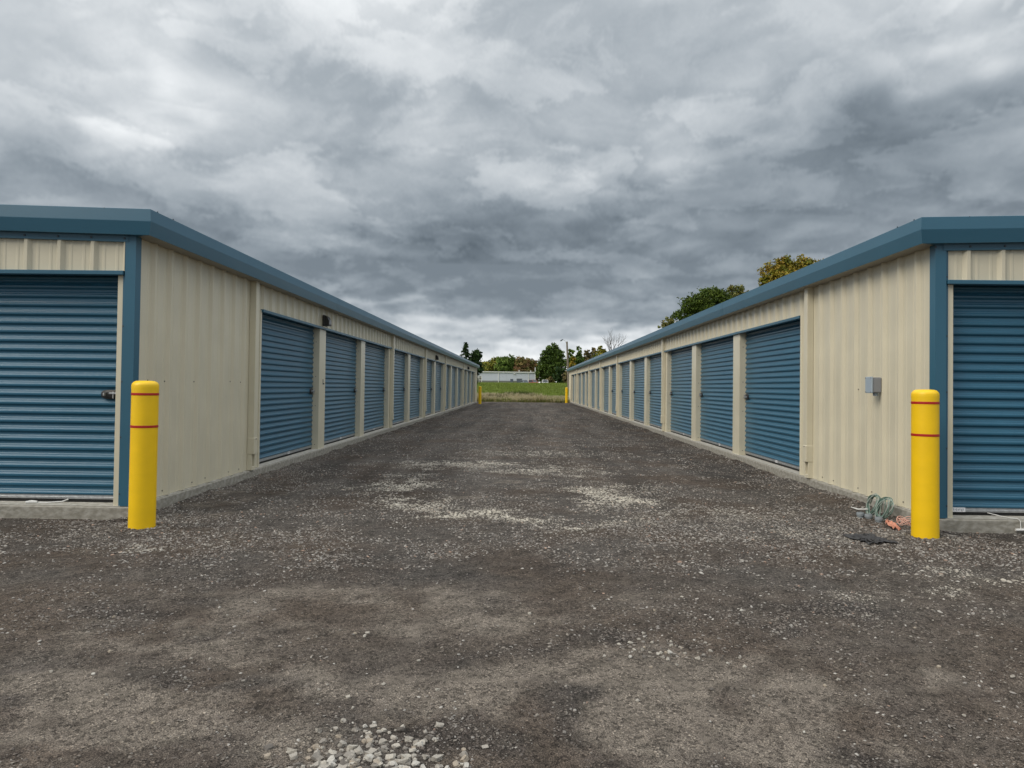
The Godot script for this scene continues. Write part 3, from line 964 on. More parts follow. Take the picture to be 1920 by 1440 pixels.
func make_ground() -> void:
	g_big = noise(101, 0.42, 4)
	g_mid = noise(102, 2.1, 4)
	g_fine = noise(103, 11.0, 3)
	g_warp = noise(104, 0.9, 3)
	var xs := axis(-70, 70, -5.5, 5.5, 0.05, 1.16)
	var zs := axis(-56.5, 40, -11.0, -2.0, 0.05, 1.035)
	var mb := MB.new()
	mb.use_col = true
	for z in zs:
		for x in xs:
			mb.col = ground_color(x, -z)
			mb.vert(Vector3(x, ground_y(x, z), z), Vector3.UP)
	var nx := xs.size()
	for j in zs.size() - 1:
		for k in nx - 1:
			var a := j * nx + k
			mb.i.append_array(PackedInt32Array([a, a + 1, a + nx, a + 1, a + nx + 1, a + nx]))
	# normals from the grid
	for j in zs.size():
		for k in nx:
			var a := j * nx + k
			var l := mb.v[a - 1 if k > 0 else a]; var r := mb.v[a + 1 if k < nx - 1 else a]
			var u := mb.v[a - nx if j > 0 else a]; var d := mb.v[a + nx if j < zs.size() - 1 else a]
			var g := (d - u).cross(r - l).normalized()
			mb.n[a] = g if g.y > 0 else -g
	# winding: make the first triangle face up and treat the rest alike
	var t0 := (mb.v[mb.i[1]] - mb.v[mb.i[0]]).cross(mb.v[mb.i[2]] - mb.v[mb.i[0]])
	if t0.y > 0: mb.i.reverse()
	var gm := mat("gravel_ground", Color(1, 1, 1), 0.95, 0.0, 0.3)
	gm.vertex_color_use_as_albedo = true
	var tex := grain_texture(1024)
	gm.albedo_texture = tex[0]
	gm.albedo_color = Color(1.0, 1.0, 1.0)
	gm.heightmap_enabled = true
	gm.heightmap_texture = tex[1]
	gm.heightmap_scale = 2.2
	gm.uv1_triplanar = true; gm.uv1_world_triplanar = true
	gm.uv1_scale = Vector3(0.83, 0.83, 0.83)
	var g := put(mb.mesh(), "ground", gm)
	tag(g, "dark gravel lane and forecourt between the storage rows", "", "", "structure")
	ground_node = g

var ground_node: MeshInstance3D

func stone_mesh(seed_: int, smooth := 0.55, flat := 0.6) -> ArrayMesh:
	var r := RandomNumberGenerator.new()
	r.seed = seed_
	# a cube with each face in four, pushed towards a lumpy ellipsoid: 48 triangles
	var grid := {}
	for x in 3:
		for y in 3:
			for z in 3:
				if x == 1 and y == 1 and z == 1: continue
				var p := Vector3(x - 1, y - 1, z - 1)
				var q := p.normalized().lerp(p * 0.78, 1.0 - smooth)
				q *= r.randf_range(0.66, 1.12)
				grid[Vector3i(x, y, z)] = Vector3(q.x, q.y * flat, q.z * r.randf_range(0.72, 0.80))
	var mb := MB.new()
	for ax in 3:
		var b1 := (ax + 1) % 3
		var b2 := (ax + 2) % 3
		for s in [0, 2]:
			for i1 in 2:
				for i2 in 2:
					var q: Array[Vector3] = []
					for t in [[0, 0], [1, 0], [1, 1], [0, 1]]:
						var key := Vector3i.ZERO
						key[ax] = s; key[b1] = i1 + t[0]; key[b2] = i2 + t[1]
						q.append(grid[key])
					if (i1 + i2) % 2 == 0:
						mb.tri(q[0], q[1], q[2], q[0] + q[1] + q[2]); mb.tri(q[0], q[2], q[3], q[0] + q[2] + q[3])
					else:
						mb.tri(q[0], q[1], q[3], q[0] + q[1] + q[3]); mb.tri(q[1], q[2], q[3], q[1] + q[2] + q[3])
	return mb.mesh()

func chip_mesh(seed_: int) -> ArrayMesh:
	# small angular chip: a lumpy octahedron cut blunt, 12 to 16 faces
	var r := RandomNumberGenerator.new()
	r.seed = seed_
	var ring: Array[Vector3] = []
	var nside := 5
	for j in nside:
		var a := TAU * (j + r.randf_range(-0.25, 0.25)) / nside
		ring.append(Vector3(cos(a) * r.randf_range(0.75, 1.1), r.randf_range(-0.12, 0.12), sin(a) * r.randf_range(0.55, 0.85)))
	var top := [Vector3(r.randf_range(-0.45, -0.1), r.randf_range(0.3, 0.5), r.randf_range(-0.2, 0.2)), Vector3(r.randf_range(0.1, 0.45), r.randf_range(0.3, 0.5), r.randf_range(-0.2, 0.2))]
	var mb := MB.new()
	for j in nside:
		var a := ring[j]; var b := ring[(j + 1) % nside]
		var t: Vector3 = top[0] if (a + b).x < 0 else top[1]
		mb.tri(a, b, t, (a + b) * 0.5 + t * 0.8)
		var ta: Vector3 = top[0] if (ring[(j + nside - 1) % nside] + a).x < 0 else top[1]
		if ta != t: mb.tri(a, ta, t, a + t + Vector3.UP)
		mb.tri(a, b, Vector3(0, -0.4, 0), (a + b) - Vector3(0, 1, 0))
	return mb.mesh()

func in_buildings(x: float, z: float) -> bool:
	return (x < -3.558 + 0.05 and z < -6.227 + 0.05) or (x > 3.671 - 0.05 and z < -6.288 + 0.05)

func make_gravel() -> void:
	var variants := 4
	var bufs := []
	for k in variants: bufs.append(PackedFloat32Array())
	var total := 0
	# bands of depth: [near, far, stones per square metre, smallest, largest radius]
	for band in [[2.15, 3.2, 7500, 0.0026, 0.0095], [3.2, 4.6, 5200, 0.0035, 0.0125], [4.6, 7.0, 3400, 0.005, 0.0165], [7.0, 11.0, 1500, 0.008, 0.019], [11.0, 18.0, 600, 0.011, 0.022], [18.0, 34.0, 170, 0.014, 0.026]]:
		var d0: float = band[0]; var d1: float = band[1]
		var half := minf(0.78 * d1 + 0.3, 5.3 if d1 < 7.5 else 3.62)
		var cnt := int((d1 - d0) * 2.0 * half * band[2])
		for k in cnt:
			var d := rng.randf_range(d0, d1)
			var x := rng.randf_range(-half, half)
			if absf(x) > 0.78 * d + 0.3 or in_buildings(x, -d): continue
			var m := ground_mix(x, d)
			var cl := g_mid.get_noise_2d(x * 0.8 + 40.0, d * 0.8) * 1.1 + g_big.get_noise_2d(x * 1.3, d * 1.3) * 0.8
			var p := 0.30 + cl * 0.55 + m.x * 0.75 - m.y * 0.30 + m.z * (0.45 if d < 4.5 else 0.05)
			if d > 4.9 and d < 7.5: p += 0.15
			p += 0.28 * exp(-pow((x - 2.0) / 1.1, 2.0) - pow((d - 6.5) / 1.2, 2.0))
			# heaps at the bollards and along the slabs
			for q in [[-3.175, 5.755], [3.363, 5.908], [2.75, 6.2]]:
				p += 0.9 * exp(-Vector2(x - q[0], d - q[1]).length_squared() / 0.25)
			if d > 6.1: p += 0.5 * exp(-pow((absf(x - 0.06) - 3.50) / 0.14, 2.0))
			if d < 4.7: p *= 0.85
			p = pow(clampf(p, 0.0, 1.0), 1.5) * 1.25
			if rng.randf() > p: continue
			var t := pow(rng.randf(), 3.0) * (1.0 if rng.randf() < 0.985 else 1.7)
			var r: float = lerpf(band[3], band[4], t) * (1.25 if m.x > 0.5 else 1.0)
			var z := -d
			var y := ground_y(x, z) + r * 0.12
			var yaw := rng.randf() * TAU
			var bs := Basis.from_euler(Vector3(rng.randf_range(-0.35, 0.35), yaw, rng.randf_range(-0.35, 0.35))).scaled(Vector3(r, r, r))
			# tone of the stone: grey limestone, some warm, some dark
			var q2 := rng.randf() * (0.62 if d < 4.6 and m.x < 0.4 and rng.randf() < 0.72 else 1.0)
			var tone := Color(0.235, 0.218, 0.198)
			if q2 < 0.44: tone = Color(0.120, 0.102, 0.088)
			elif q2 < 0.58: tone = Color(0.20, 0.178, 0.152)
			elif q2 < 0.64: tone = Color(0.37, 0.35, 0.32)
			elif q2 < 0.66: tone = Color(0.30, 0.21, 0.16)
			tone = tone.lerp(Color(0.52, 0.485, 0.41), m.x * rng.randf_range(0.3, 1.0))
			tone = tone.lerp(Color(0.10, 0.095, 0.09), m.z * 0.35 * rng.randf())
			var br := rng.randf_range(0.78, 1.18)
			var vi := rng.randi() % variants
			bufs[vi].append_array(PackedFloat32Array([bs.x.x, bs.y.x, bs.z.x, x, bs.x.y, bs.y.y, bs.z.y, y, bs.x.z, bs.y.z, bs.z.z, z, tone.r * br, tone.g * br, tone.b * br, 1.0]))
			total += 1
	for k in variants:
		var mm := MultiMesh.new()
		mm.transform_format = MultiMesh.TRANSFORM_3D
		mm.use_colors = true
		mm.mesh = chip_mesh(700 + k)
		mm.instance_count = bufs[k].size() / 16
		mm.buffer = bufs[k]
		var o := MultiMeshInstance3D.new()
		o.name = numbered("gravel")
		o.multimesh = mm
		o.material_override = M.gravel_stone
		add_child(o)
		tag(o, ["loose grey and tan gravel chips strewn over the lane"][0], "gravel", "loose gravel chips", "stuff")
	print("gravel ", total)

func make_stones() -> void:
	# the stones one can pick out in the foreground: a spill of pale ones at the lower edge, and strays
	var meshes: Array[ArrayMesh] = []
	for k in 9: meshes.append(stone_mesh(900 + k, rng.randf_range(0.15, 0.55), rng.randf_range(0.55, 0.8)))
	var mats: Array[StandardMaterial3D] = []
	var tones := [[0.52, 0.485, 0.42], [0.43, 0.40, 0.35], [0.31, 0.285, 0.25], [0.17, 0.153, 0.135], [0.42, 0.36, 0.285], [0.13, 0.115, 0.10], [0.60, 0.575, 0.52]]
	for t in tones:
		var m := mat("stone_%d" % mats.size(), lin(t[0], t[1], t[2]), 0.9)
		m.albedo_texture = noise_tex(60 + mats.size(), 0.03, 4, Color(0.72, 0.72, 0.72), Color(1, 1, 1), 128)
		m.uv1_triplanar = true
		m.uv1_scale = Vector3(1.2, 1.2, 1.2)
		mats.append(m)
	var spots := []
	for k in 290:
		# spill: thickest at px 700, bottom edge; thins upwards and sideways
		var d := 2.20 + absf(rng.randfn(0.0, 0.15))
		var x := -0.50 + rng.randfn(0.0, 0.135)
		if d > 2.78: continue
		spots.append([x, d, lerpf(0.006, 0.0205, pow(rng.randf(), 1.6)) * (1.0 if d < 2.45 else 0.75), 0])
	for k in 55:
		spots.append([0.66 + rng.randfn(0, 0.11), 3.28 + rng.randfn(0, 0.09), rng.randf_range(0.006, 0.0135), 1])
	for k in 70:
		var d2 := rng.randf_range(2.5, 4.6)
		spots.append([rng.randf_range(-0.7, 0.7) * d2, d2, rng.randf_range(0.006, 0.0125), 1])
	for sp in spots:
		var x: float = sp[0]; var d: float = sp[1]; var r: float = sp[2]
		var o := put(meshes[rng.randi() % meshes.size()], "stone", null, ground_node)
		var pick := rng.randf()
		var mi := 0 if pick < 0.28 else 1 if pick < 0.50 else 2 if pick < 0.64 else 3 if pick < 0.74 else 4 if pick < 0.84 else 5 if pick < 0.90 else 6
		o.material_override = mats[mi]
		o.basis = Basis.from_euler(Vector3(rng.randf_range(-0.5, 0.5), rng.randf() * TAU, rng.randf_range(-0.5, 0.5))).scaled(Vector3(r * rng.randf_range(0.9, 1.3), r, r))
		o.position = Vector3(x, ground_y(x, -d) + r * 0.18, -d)

# ------------------------------------------------------------------ bollards
func bollard(at: Vector3, height: float, lean: Vector2, label: String, stripe: Material) -> void:
	var b := base("bollard", at)
	b.rotation.x = lean.y; b.rotation.z = lean.x
	tag(b, label, "bollard", "yellow bollards at the corners of the storage rows")
	var r := 0.103
	var mb := MB.new()
	mb.lathe(Vector3.ZERO, PackedVector2Array([Vector2(r, -0.35), Vector2(r, 0.0), Vector2(r, height - 0.075), Vector2(r + 0.0012, height - 0.07), Vector2(r + 0.0012, height - 0.04), Vector2(r - 0.004, height - 0.024), Vector2(r - 0.016, height - 0.010), Vector2(r - 0.034, height - 0.002), Vector2(0.045, height), Vector2(0.001, height + 0.001)]), 48)
	put(mb.mesh(), "sleeve", M.yellow_sleeve, b)
	for yy in [height - 0.111, height - 0.379]:
		mb = MB.new()
		mb.lathe(Vector3(0, yy, 0), PackedVector2Array([Vector2(r + 0.0002, -0.0105), Vector2(r + 0.002, -0.0095), Vector2(r + 0.002, 0.0095), Vector2(r + 0.0002, 0.0105)]), 48)
		put(mb.mesh(), "stripe", stripe, b)

# ------------------------------------------------------------------ small things by the right wall
func make_small_things() -> void:
	# wall lights above the left row's doors
	for q in [[UNIT * 2 - 0.25, "dark wedge wall light over the left row's nearest pilaster"], [UNIT * 7 - 0.25, "dark wedge wall light half way along the left row"], [UNIT * 12 - 0.25, "dark wedge wall light near the far end of the left row"]]:
		var L := Lot.new()
		L.s = -1.0; L.xw = 3.558; L.zf = -6.227
		var at := L.side(q[0], SLAB + HEAD + 0.03, 0.034)
		var o := base("wall_light", at, PI / 2)
		tag(o, q[1], "light", "wall lights on the left row")
		var mb := MB.new()
		mb.cbox(Vector3(-0.092, 0, 0.0), Vector3(0.092, 0.19, 0.035), 0.008)
		put(mb.mesh(), "back_box", M.black_plastic, o)
		mb = MB.new()
		# wedge: side outline curved, swept across
		var out := [[0.036, 0.185], [0.060, 0.172], [0.085, 0.15], [0.102, 0.10], [0.110, 0.04], [0.112, 0.008], [0.036, 0.008]]
		for j in out.size():
			var p = out[j]; var r = out[(j + 1) % out.size()]
			mb.quad(Vector3(-0.088, p[1], p[0]), Vector3(0.088, p[1], p[0]), Vector3(0.088, r[1], r[0]), Vector3(-0.088, r[1], r[0]), Vector3(0, (p[1] + r[1]) * 0.5 - 0.09, (p[0] + r[0]) * 0.5 - 0.06))
		for sx in [-0.088, 0.088]:
			for j in range(1, out.size() - 1):
				mb.tri(Vector3(sx, out[0][1], out[0][0]), Vector3(sx, out[j][1], out[j][0]), Vector3(sx, out[j + 1][1], out[j + 1][0]), Vector3(sx, 0, 0))
		put(mb.mesh(), "hood", M.black_plastic, o)
		mb = MB.new()
		mb.cbox(Vector3(-0.068, 0.03, 0.1025), Vector3(0.068, 0.11, 0.114), 0.003)
		put(mb.mesh(), "lens", M.smoked_lens, o)
	# junction box on the right wall
	var bx := base("junction_box", Vector3(3.671, 1.30, -7.236), -PI / 2)
	tag(bx, "grey square electrical junction box screwed to the right cream wall", "junction box")
	var mb2 := MB.new()
	mb2.cbox(Vector3(-0.062, -0.078, 0.030), Vector3(0.062, 0.078, 0.118), 0.008)
	mb2.cbox(Vector3(-0.035, -0.055, 0.004), Vector3(0.035, 0.055, 0.0305), 0.004)
	put(mb2.mesh(), "body", M.box_body, bx)
	mb2 = MB.new()
	mb2.cbox(Vector3(-0.068, -0.084, 0.1182), Vector3(0.068, 0.084, 0.136), 0.005)
	put(mb2.mesh(), "cover", M.box_cover, bx)
	for sx in [-0.056, 0.056]:
		for sy in [-0.072, 0.072]:
			mb2 = MB.new()
			mb2.tube(PackedVector3Array([Vector3(sx, sy, 0.134), Vector3(sx, sy, 0.140)]), PackedFloat32Array([0.006, 0.006]), 8)
			put(mb2.mesh(), "cover_screw", M.box_body, bx)
	mb2 = MB.new()
	mb2.tube(PackedVector3Array([Vector3(0.0, -0.076, 0.062), Vector3(0, -0.112, 0.062)]), PackedFloat32Array([0.024, 0.024]), 16)
	mb2.tube(PackedVector3Array([Vector3(0.0, -0.076, 0.062), Vector3(0, -0.088, 0.062)]), PackedFloat32Array([0.029, 0.029]), 16)
	put(mb2.mesh(), "conduit_hub", M.box_cover, bx)
	# black hook on the left row's first pilaster
	var hk := base("door_hook", Vector3(-3.558, 1.28, -12.17), PI / 2)
	tag(hk, "small black metal hook on the left row's first pilaster", "hook")
	mb2 = MB.new()
	mb2.cbox(Vector3(-0.007, -0.045, 0.0005), Vector3(0.007, 0.045, 0.010), 0.002)
	put(mb2.mesh(), "shank", M.black_plastic, hk)
	mb2 = MB.new()
	mb2.cbox(Vector3(0.0071, -0.045, 0.0008), Vector3(0.045, -0.025, 0.018), 0.003)
	put(mb2.mesh(), "foot", M.black_plastic, hk)
	# coils of wire standing against the foundation
	var coil := base("cable_coil", Vector3(3.44, 0.0, -6.98))
	tag(coil, "tangled loops of green and pale cable leaning on the right foundation", "cable")
	for k in 20:
		var g := k % 2
		var r := RandomNumberGenerator.new()
		r.seed = 300 + k
		var cz := (0.06 if k < 10 else -0.14) * -1.0 + r.randf_range(-0.025, 0.025)
		var rad := r.randf_range(0.085, 0.112)
		var tilt := r.randf_range(-0.35, 0.2) if k < 10 else r.randf_range(-0.1, 0.5)
		var pts := PackedVector3Array(); var rr := PackedFloat32Array()
		var st := r.randf() * TAU
		for j in 33:
			var a := st + TAU * 1.02 * j / 32.0
			var ex := 0.78 + 0.15 * r.randf()
			var y := 0.105 + sin(a) * rad * 0.95
			var zz := cz + cos(a) * rad * (0.85 + 0.05 * (k % 5)) + (y - 0.1) * tilt
			var xx := 0.02 + y * 0.30 + sin(a * 2.0 + k) * 0.012 + (k % 5 - 2) * 0.006
			pts.append(Vector3(xx, y, zz)); rr.append(0.0042)
		var mbw := MB.new()
		mbw.tube(pts, rr, 6)
		put(mbw.mesh(), "loop", M.green_wire if g == 0 else M.pale_wire, coil)
	var mt := MB.new()
	mt.tube(PackedVector3Array([Vector3(0.02, 0.05, -0.10), Vector3(-0.03, 0.03, -0.20), Vector3(-0.04, 0.03, -0.33)]), PackedFloat32Array([0.006, 0.008, 0.004]), 6)
	put(mt.mesh(), "cable_end", M.white_rope, coil)
	# grey conduit stubs rising from the gravel under the coil
	var stub_labels := ["short grey conduit stub standing under the cable coil's far loops", "short grey conduit stub standing between the cable coil's loops", "open grey conduit stub beside the near end of the cable coil"]
	var k2 := 0
	for q in [[3.31, -6.92, 0.066], [3.36, -6.86, 0.06], [3.38, -6.70, 0.062]]:
		var s := base("conduit_stub", Vector3(q[0], -0.02, q[1]))
		tag(s, stub_labels[k2], "conduit", "grey conduit stubs by the right foundation")
		var mc := MB.new()
		mc.lathe(Vector3.ZERO, PackedVector2Array([Vector2(0.030, -0.1), Vector2(0.030, q[2]), Vector2(0.025, q[2]), Vector2(0.025, q[2] - 0.06)]), 20)
		put(mc.mesh(), "pipe", M.grey_conduit, s)
		mc = MB.new()
		mc.lathe(Vector3.ZERO, PackedVector2Array([Vector2(0.0302, q[2] - 0.035), Vector2(0.036, q[2] - 0.033), Vector2(0.036, q[2] - 0.006), Vector2(0.0302, q[2] - 0.004)]), 20)
		put(mc.mesh(), "collar", M.grey_conduit, s)
		k2 += 1
	# orange netting and its loose wire
	var net := base("orange_netting", Vector3(3.33, 0.012, -6.30), -0.25)
	tag(net, "crumpled scrap of orange netting lying behind the right bollard", "netting")
	var mn := MB.new()
	var nn := noise(77, 9.0, 3)
	var gx := 9; var gz := 15
	var P := func(a: int, c: int) -> Vector3:
		var t := c / float(gz - 1)
		var wdt := 0.026 * (0.35 + sin(clampf(t * 1.15, 0, 1) * PI))
		var sx := (a / float(gx - 1) - 0.5) * 2.0
		return Vector3(-0.02 + sx * wdt + t * 0.02, 0.014 + 0.014 * (1.0 - sx * sx) + nn.get_noise_2d(a * 0.16, c * 0.12) * 0.034, -0.26 + t * 0.40)
	for a in gx - 1:
		for c in gz - 1:
			mn.quad(P.call(a, c), P.call(a + 1, c), P.call(a + 1, c + 1), P.call(a, c + 1), Vector3.UP)
	put(mn.mesh(), "mesh_sheet", M.orange_net, net)
	for k in 5:
		var pts := PackedVector3Array(); var rr := PackedFloat32Array()
		var r := RandomNumberGenerator.new(); r.seed = 500 + k
		var c := Vector3(0.10 + r.randf_range(-0.03, 0.03), 0.035, -0.06 + r.randf_range(-0.05, 0.05))
		for j in 22:
			var a := TAU * 1.1 * j / 21.0 + k
			pts.append(c + Vector3(cos(a) * 0.05, 0.02 + sin(a * 1.3 + k) * 0.03, sin(a) * 0.075)); rr.append(0.003)
		var mw := MB.new()
		mw.tube(pts, rr, 5)
		put(mw.mesh(), "loose_wire", M.pale_orange_wire, net)
	# scrap of black ground fabric
	var fabn := noise(81, 7.0, 4)
	var mf := MB.new()
	var fx := 26; var fz := 16
	var F := func(a: int, c: int) -> Vector3:
		var u := a / float(fx - 1) - 0.5
		var w := c / float(fz - 1) - 0.5
		var edge := 1.0 + fabn.get_noise_2d(u * 0.8 + 3.0, w * 0.8) * 0.5
		var x := 2.86 + u * 0.25 * edge + w * 0.06
		var z := -5.86 + w * 0.34 * edge - u * 0.05
		return Vector3(x, ground_y(x, z) + 0.010 + absf(fabn.get_noise_2d(u * 0.5, w * 1.3)) * 0.075 * (1.0 - 2.0 * maxf(absf(u), absf(w)) * 0.75) , z)
	for a in fx - 1:
		for c in fz - 1:
			mf.quad(F.call(a, c), F.call(a + 1, c), F.call(a + 1, c + 1), F.call(a, c + 1), Vector3.UP)
	var fo := put(mf.mesh(), "ground_fabric", M.black_fabric)
	tag(fo, "wrinkled black scrap of ground fabric on the gravel near the right bollard", "fabric")
	# white paint mark on the left foundation's face
	var mk := MB.new()
	mk.tube(PackedVector3Array([Vector3(-3.4325, 0.095, -7.02), Vector3(-3.4322, 0.06, -7.00), Vector3(-3.4322, 0.03, -7.015)]), PackedFloat32Array([0.0006, 0.0035, 0.0008]), 6)

# ------------------------------------------------------------------ far things
func field_y(x: float, d: float) -> float:
	var t := clampf((d - 56.0) / 140.0, 0.0, 1.0)
	var h := t * t * (3.0 - 2.0 * t) * 2.55 * 0.55 + t * 2.55 * 0.45
	h -= t * 0.12
	if d > 200.0: h -= minf((d - 200.0) * 0.03, 0.7)
	return h + 0.06 * sin(x * 0.13 + d * 0.07) * t

func make_field() -> void:
	var n1 := noise(201, 0.05, 4)
	var n2 := noise(202, 0.6, 4)
	var mb := MB.new()
	mb.use_col = true
	var xs := axis(-600, 600, -40, 60, 1.0, 1.25)
	var ds := axis(56.0, 900, 56.0, 140.0, 0.8, 1.06)
	for d in ds:
		for x in xs:
			var t := clampf(n1.get_noise_2d(x, d * 0.6) * 0.8 + n2.get_noise_2d(x, d) * 0.5 + 0.5, 0, 1)
			var c := Color(0.130, 0.185, 0.026).lerp(Color(0.200, 0.240, 0.050), t)
			if d < 61.0: c = c.lerp(Color(0.15, 0.125, 0.06), 0.6)
			mb.col = c
			mb.vert(Vector3(x, field_y(x, d) - 0.01, -d), Vector3.UP)
	var nx := xs.size()
	for j in ds.size() - 1:
		for k in nx - 1:
			var a := j * nx + k
			mb.tri_i(a, a + 1, a + nx, Vector3.UP); mb.tri_i(a + 1, a + nx + 1, a + nx, Vector3.UP)
	var m := mat("meadow", Color(1, 1, 1), 0.95, 0.0, 0.2)
	m.vertex_color_use_as_albedo = true
	m.albedo_texture = noise_tex(210, 0.03, 5, Color(0.62, 0.62, 0.62), Color(1, 1, 1), 512)
	m.uv1_triplanar = true; m.uv1_world_triplanar = true
	m.uv1_scale = Vector3(0.23, 0.23, 0.23)
	var o := put(mb.mesh(), "field", m)
	tag(o, "green meadow rising gently beyond the lane", "", "", "structure")

func tuft_mesh(seed_: int, blades: int, spread: float, wide: float, lean: float, c0: Color, c1: Color, seedy := 0.0) -> ArrayMesh:
	var r := RandomNumberGenerator.new(); r.seed = seed_
	var mb := MB.new(); mb.use_col = true
	for k in blades:
		var a := r.randf() * TAU
		var b := Vector3(cos(a), 0, sin(a)) * spread * sqrt(r.randf())
		var d := Vector3(cos(a + r.randf_range(-1, 1)), 0, sin(a + r.randf_range(-1, 1))) * lean * r.randf()
		var h := r.randf_range(0.55, 1.0)
		var s := Vector3(-sin(a), 0, cos(a)) * wide
		var mid := b + d * 0.35 * h + Vector3.UP * h * 0.6
		var tip := b + d * h + Vector3.UP * h
		var f := r.randf_range(0.75, 1.2)
		var c := c0.lerp(c1, r.randf())
		mb.col = Color(c.r * f, c.g * f, c.b * f)
		var nn := (s.cross(Vector3.UP)).normalized()
		mb.quad(b - s, b + s, mid + s * 0.7, mid - s * 0.7, nn)
		mb.tri(mid - s * 0.7, mid + s * 0.7, tip, nn)
		if r.randf() < seedy:
			mb.col = Color(0.50, 0.44, 0.29)
			mb.quad(tip - s * 1.3 - Vector3.UP * 0.12, tip + s * 1.3 - Vector3.UP * 0.12, tip + s * 0.8 + Vector3.UP * 0.06, tip - s * 0.8 + Vector3.UP * 0.06, nn)
	return mb.mesh()

func scatter(called: String, label: String, mesh: Mesh, places: Array) -> void:
	var mm := MultiMesh.new()
	mm.transform_format = MultiMesh.TRANSFORM_3D
	mm.mesh = mesh
	mm.instance_count = places.size()
	for k in places.size():
		var p = places[k]
		var bs := Basis(Vector3.UP, rng.randf() * TAU).scaled(Vector3(p[3], p[2], p[3]))
		mm.set_instance_transform(k, Transform3D(bs, p[4] if p.size() > 4 else Vector3(p[0], field_y(p[0], p[1]) - 0.02, -p[1])))
	var o := MultiMeshInstance3D.new()
	o.name = numbered(called)
	o.multimesh = mm
	o.material_override = M.leaves
	add_child(o)
	tag(o, label, "grass", "", "stuff")

func make_grass() -> void:
	var pl := []
	for k in 2600:
		var d := 56.3 + absf(rng.randfn(0, 1.0)) * 2.6
		var x := rng.randf_range(-9, 11)
		pl.append([x, d, rng.randf_range(0.22, 0.75) * (0.75 + 0.35 * sin(x * 1.3 + d)) * (1.0 if x < 2.0 else 0.7), rng.randf_range(0.5, 0.9)])
	scatter("dry_weeds", "straw coloured seeding weeds along the lane's far end", tuft_mesh(1, 14, 0.35, 0.012, 0.5, Color(0.42, 0.36, 0.20), Color(0.25, 0.22, 0.09), 0.6), pl)
	pl = []
	for k in 3800:
		var d := 56.2 + rng.randf() * 11.0
		pl.append([rng.randf_range(-9, 11), d, rng.randf_range(0.2, 0.5), rng.randf_range(0.5, 1.0)])
	scatter("tall_grass", "tall green grass at the meadow's near edge", tuft_mesh(2, 16, 0.4, 0.016, 0.55, Color(0.105, 0.150, 0.024), Color(0.20, 0.20, 0.06), 0.10), pl)
	pl = []
	for k in 9000:
		var d := 63.0 + pow(rng.randf(), 1.6) * 120.0
		pl.append([rng.randf_range(-0.09, 0.09) * d * 1.3, d, rng.randf_range(0.10, 0.24), rng.randf_range(0.8, 1.6)])
	scatter("meadow_grass", "short bright green grass covering the meadow", tuft_mesh(3, 14, 0.5, 0.02, 0.5, Color(0.150, 0.210, 0.030), Color(0.205, 0.260, 0.055)), pl)
	# a clump of darker weeds in the middle of the view
	pl = []
	for k in 420:
		var x := -0.4 + rng.randfn(0, 1.15)
		var d := 62.5 + rng.randfn(0, 0.8)
		pl.append([x, d, rng.randf_range(0.5, 1.15) * exp(-pow((x + 0.4) / 2.6, 2.0)), rng.randf_range(0.6, 1.0)])
	scatter("weed_clump", "dark green bushy weed clump at the meadow's edge", tuft_mesh(4, 18, 0.4, 0.018, 0.8, Color(0.060, 0.090, 0.018), Color(0.105, 0.115, 0.035), 0.05), pl)
	pl = []
	for k in 500:
		var x := -3.3 + rng.randfn(0, 1.2)
		var d := 61.0 + rng.randfn(0, 1.0)
		pl.append([x, d, rng.randf_range(0.35, 0.75), rng.randf_range(0.6, 1.0)])
	scatter("brown_weeds", "brownish weeds standing behind the far left bollard", tuft_mesh(5, 16, 0.4, 0.016, 0.7, Color(0.10, 0.085, 0.035), Color(0.13, 0.13, 0.045), 0.15), pl)

# leaf quads through clumps; crown centred on the origin's axis. kind of outline given by lobes [center, radius]
func crown_mesh(seed_: int, lobes: Array, leaves: int, size: float, cols: Array) -> ArrayMesh:
	var r := RandomNumberGenerator.new(); r.seed = seed_
	var mb := MB.new(); mb.use_col = true
	var vol := 0.0
	for l in lobes: vol += l[1].x * l[1].y * l[1].z
	for l in lobes:
		var cnt := int(leaves * l[1].x * l[1].y * l[1].z / vol)
		var clumps := maxi(5, int(cnt / 26.0))
		var ctr: Array[Vector3] = []
		var cc: Array[Color] = []
		for k in clumps:
			var d := Vector3(r.randfn(), r.randfn() * 0.9 + 0.15, r.randfn()).normalized()
			ctr.append(l[0] + d * l[1] * pow(r.randf_range(0.12, 1.0), 0.4) * r.randf_range(0.86, 1.08))
			var f := r.randf_range(0.78, 1.22)
			var c: Color = cols[r.randi() % cols.size()]
			f *= 1.34
			cc.append(Color(c.r * f, c.g * f, c.b * f))
		for k in cnt:
			var q := r.randi() % clumps
			var rad := minf(l[1].x, l[1].y) * 0.24
			var p := ctr[q] + Vector3(r.randfn(), r.randfn() * 0.75, r.randfn()) * rad * 0.62
			var nn := Vector3(r.randfn(), r.randfn() + 0.5, r.randfn()).normalized()
			var s := nn.cross(Vector3(r.randfn(), r.randfn(), r.randfn())).normalized()
			var t := nn.cross(s)
			var z := size * r.randf_range(0.6, 1.25)
			var f := r.randf_range(0.82, 1.18)
			mb.col = Color(cc[q].r * f, cc[q].g * f, cc[q].b * f)
			var k0 := mb.vert(p - s * z * 0.5, nn)
			mb.vert(p + t * z * 0.32, nn); mb.vert(p + s * z * 0.55, nn); mb.vert(p - t * z * 0.32, nn)
			mb.tri_i(k0, k0 + 1, k0 + 2, nn); mb.tri_i(k0, k0 + 2, k0 + 3, nn)
	return mb.mesh()

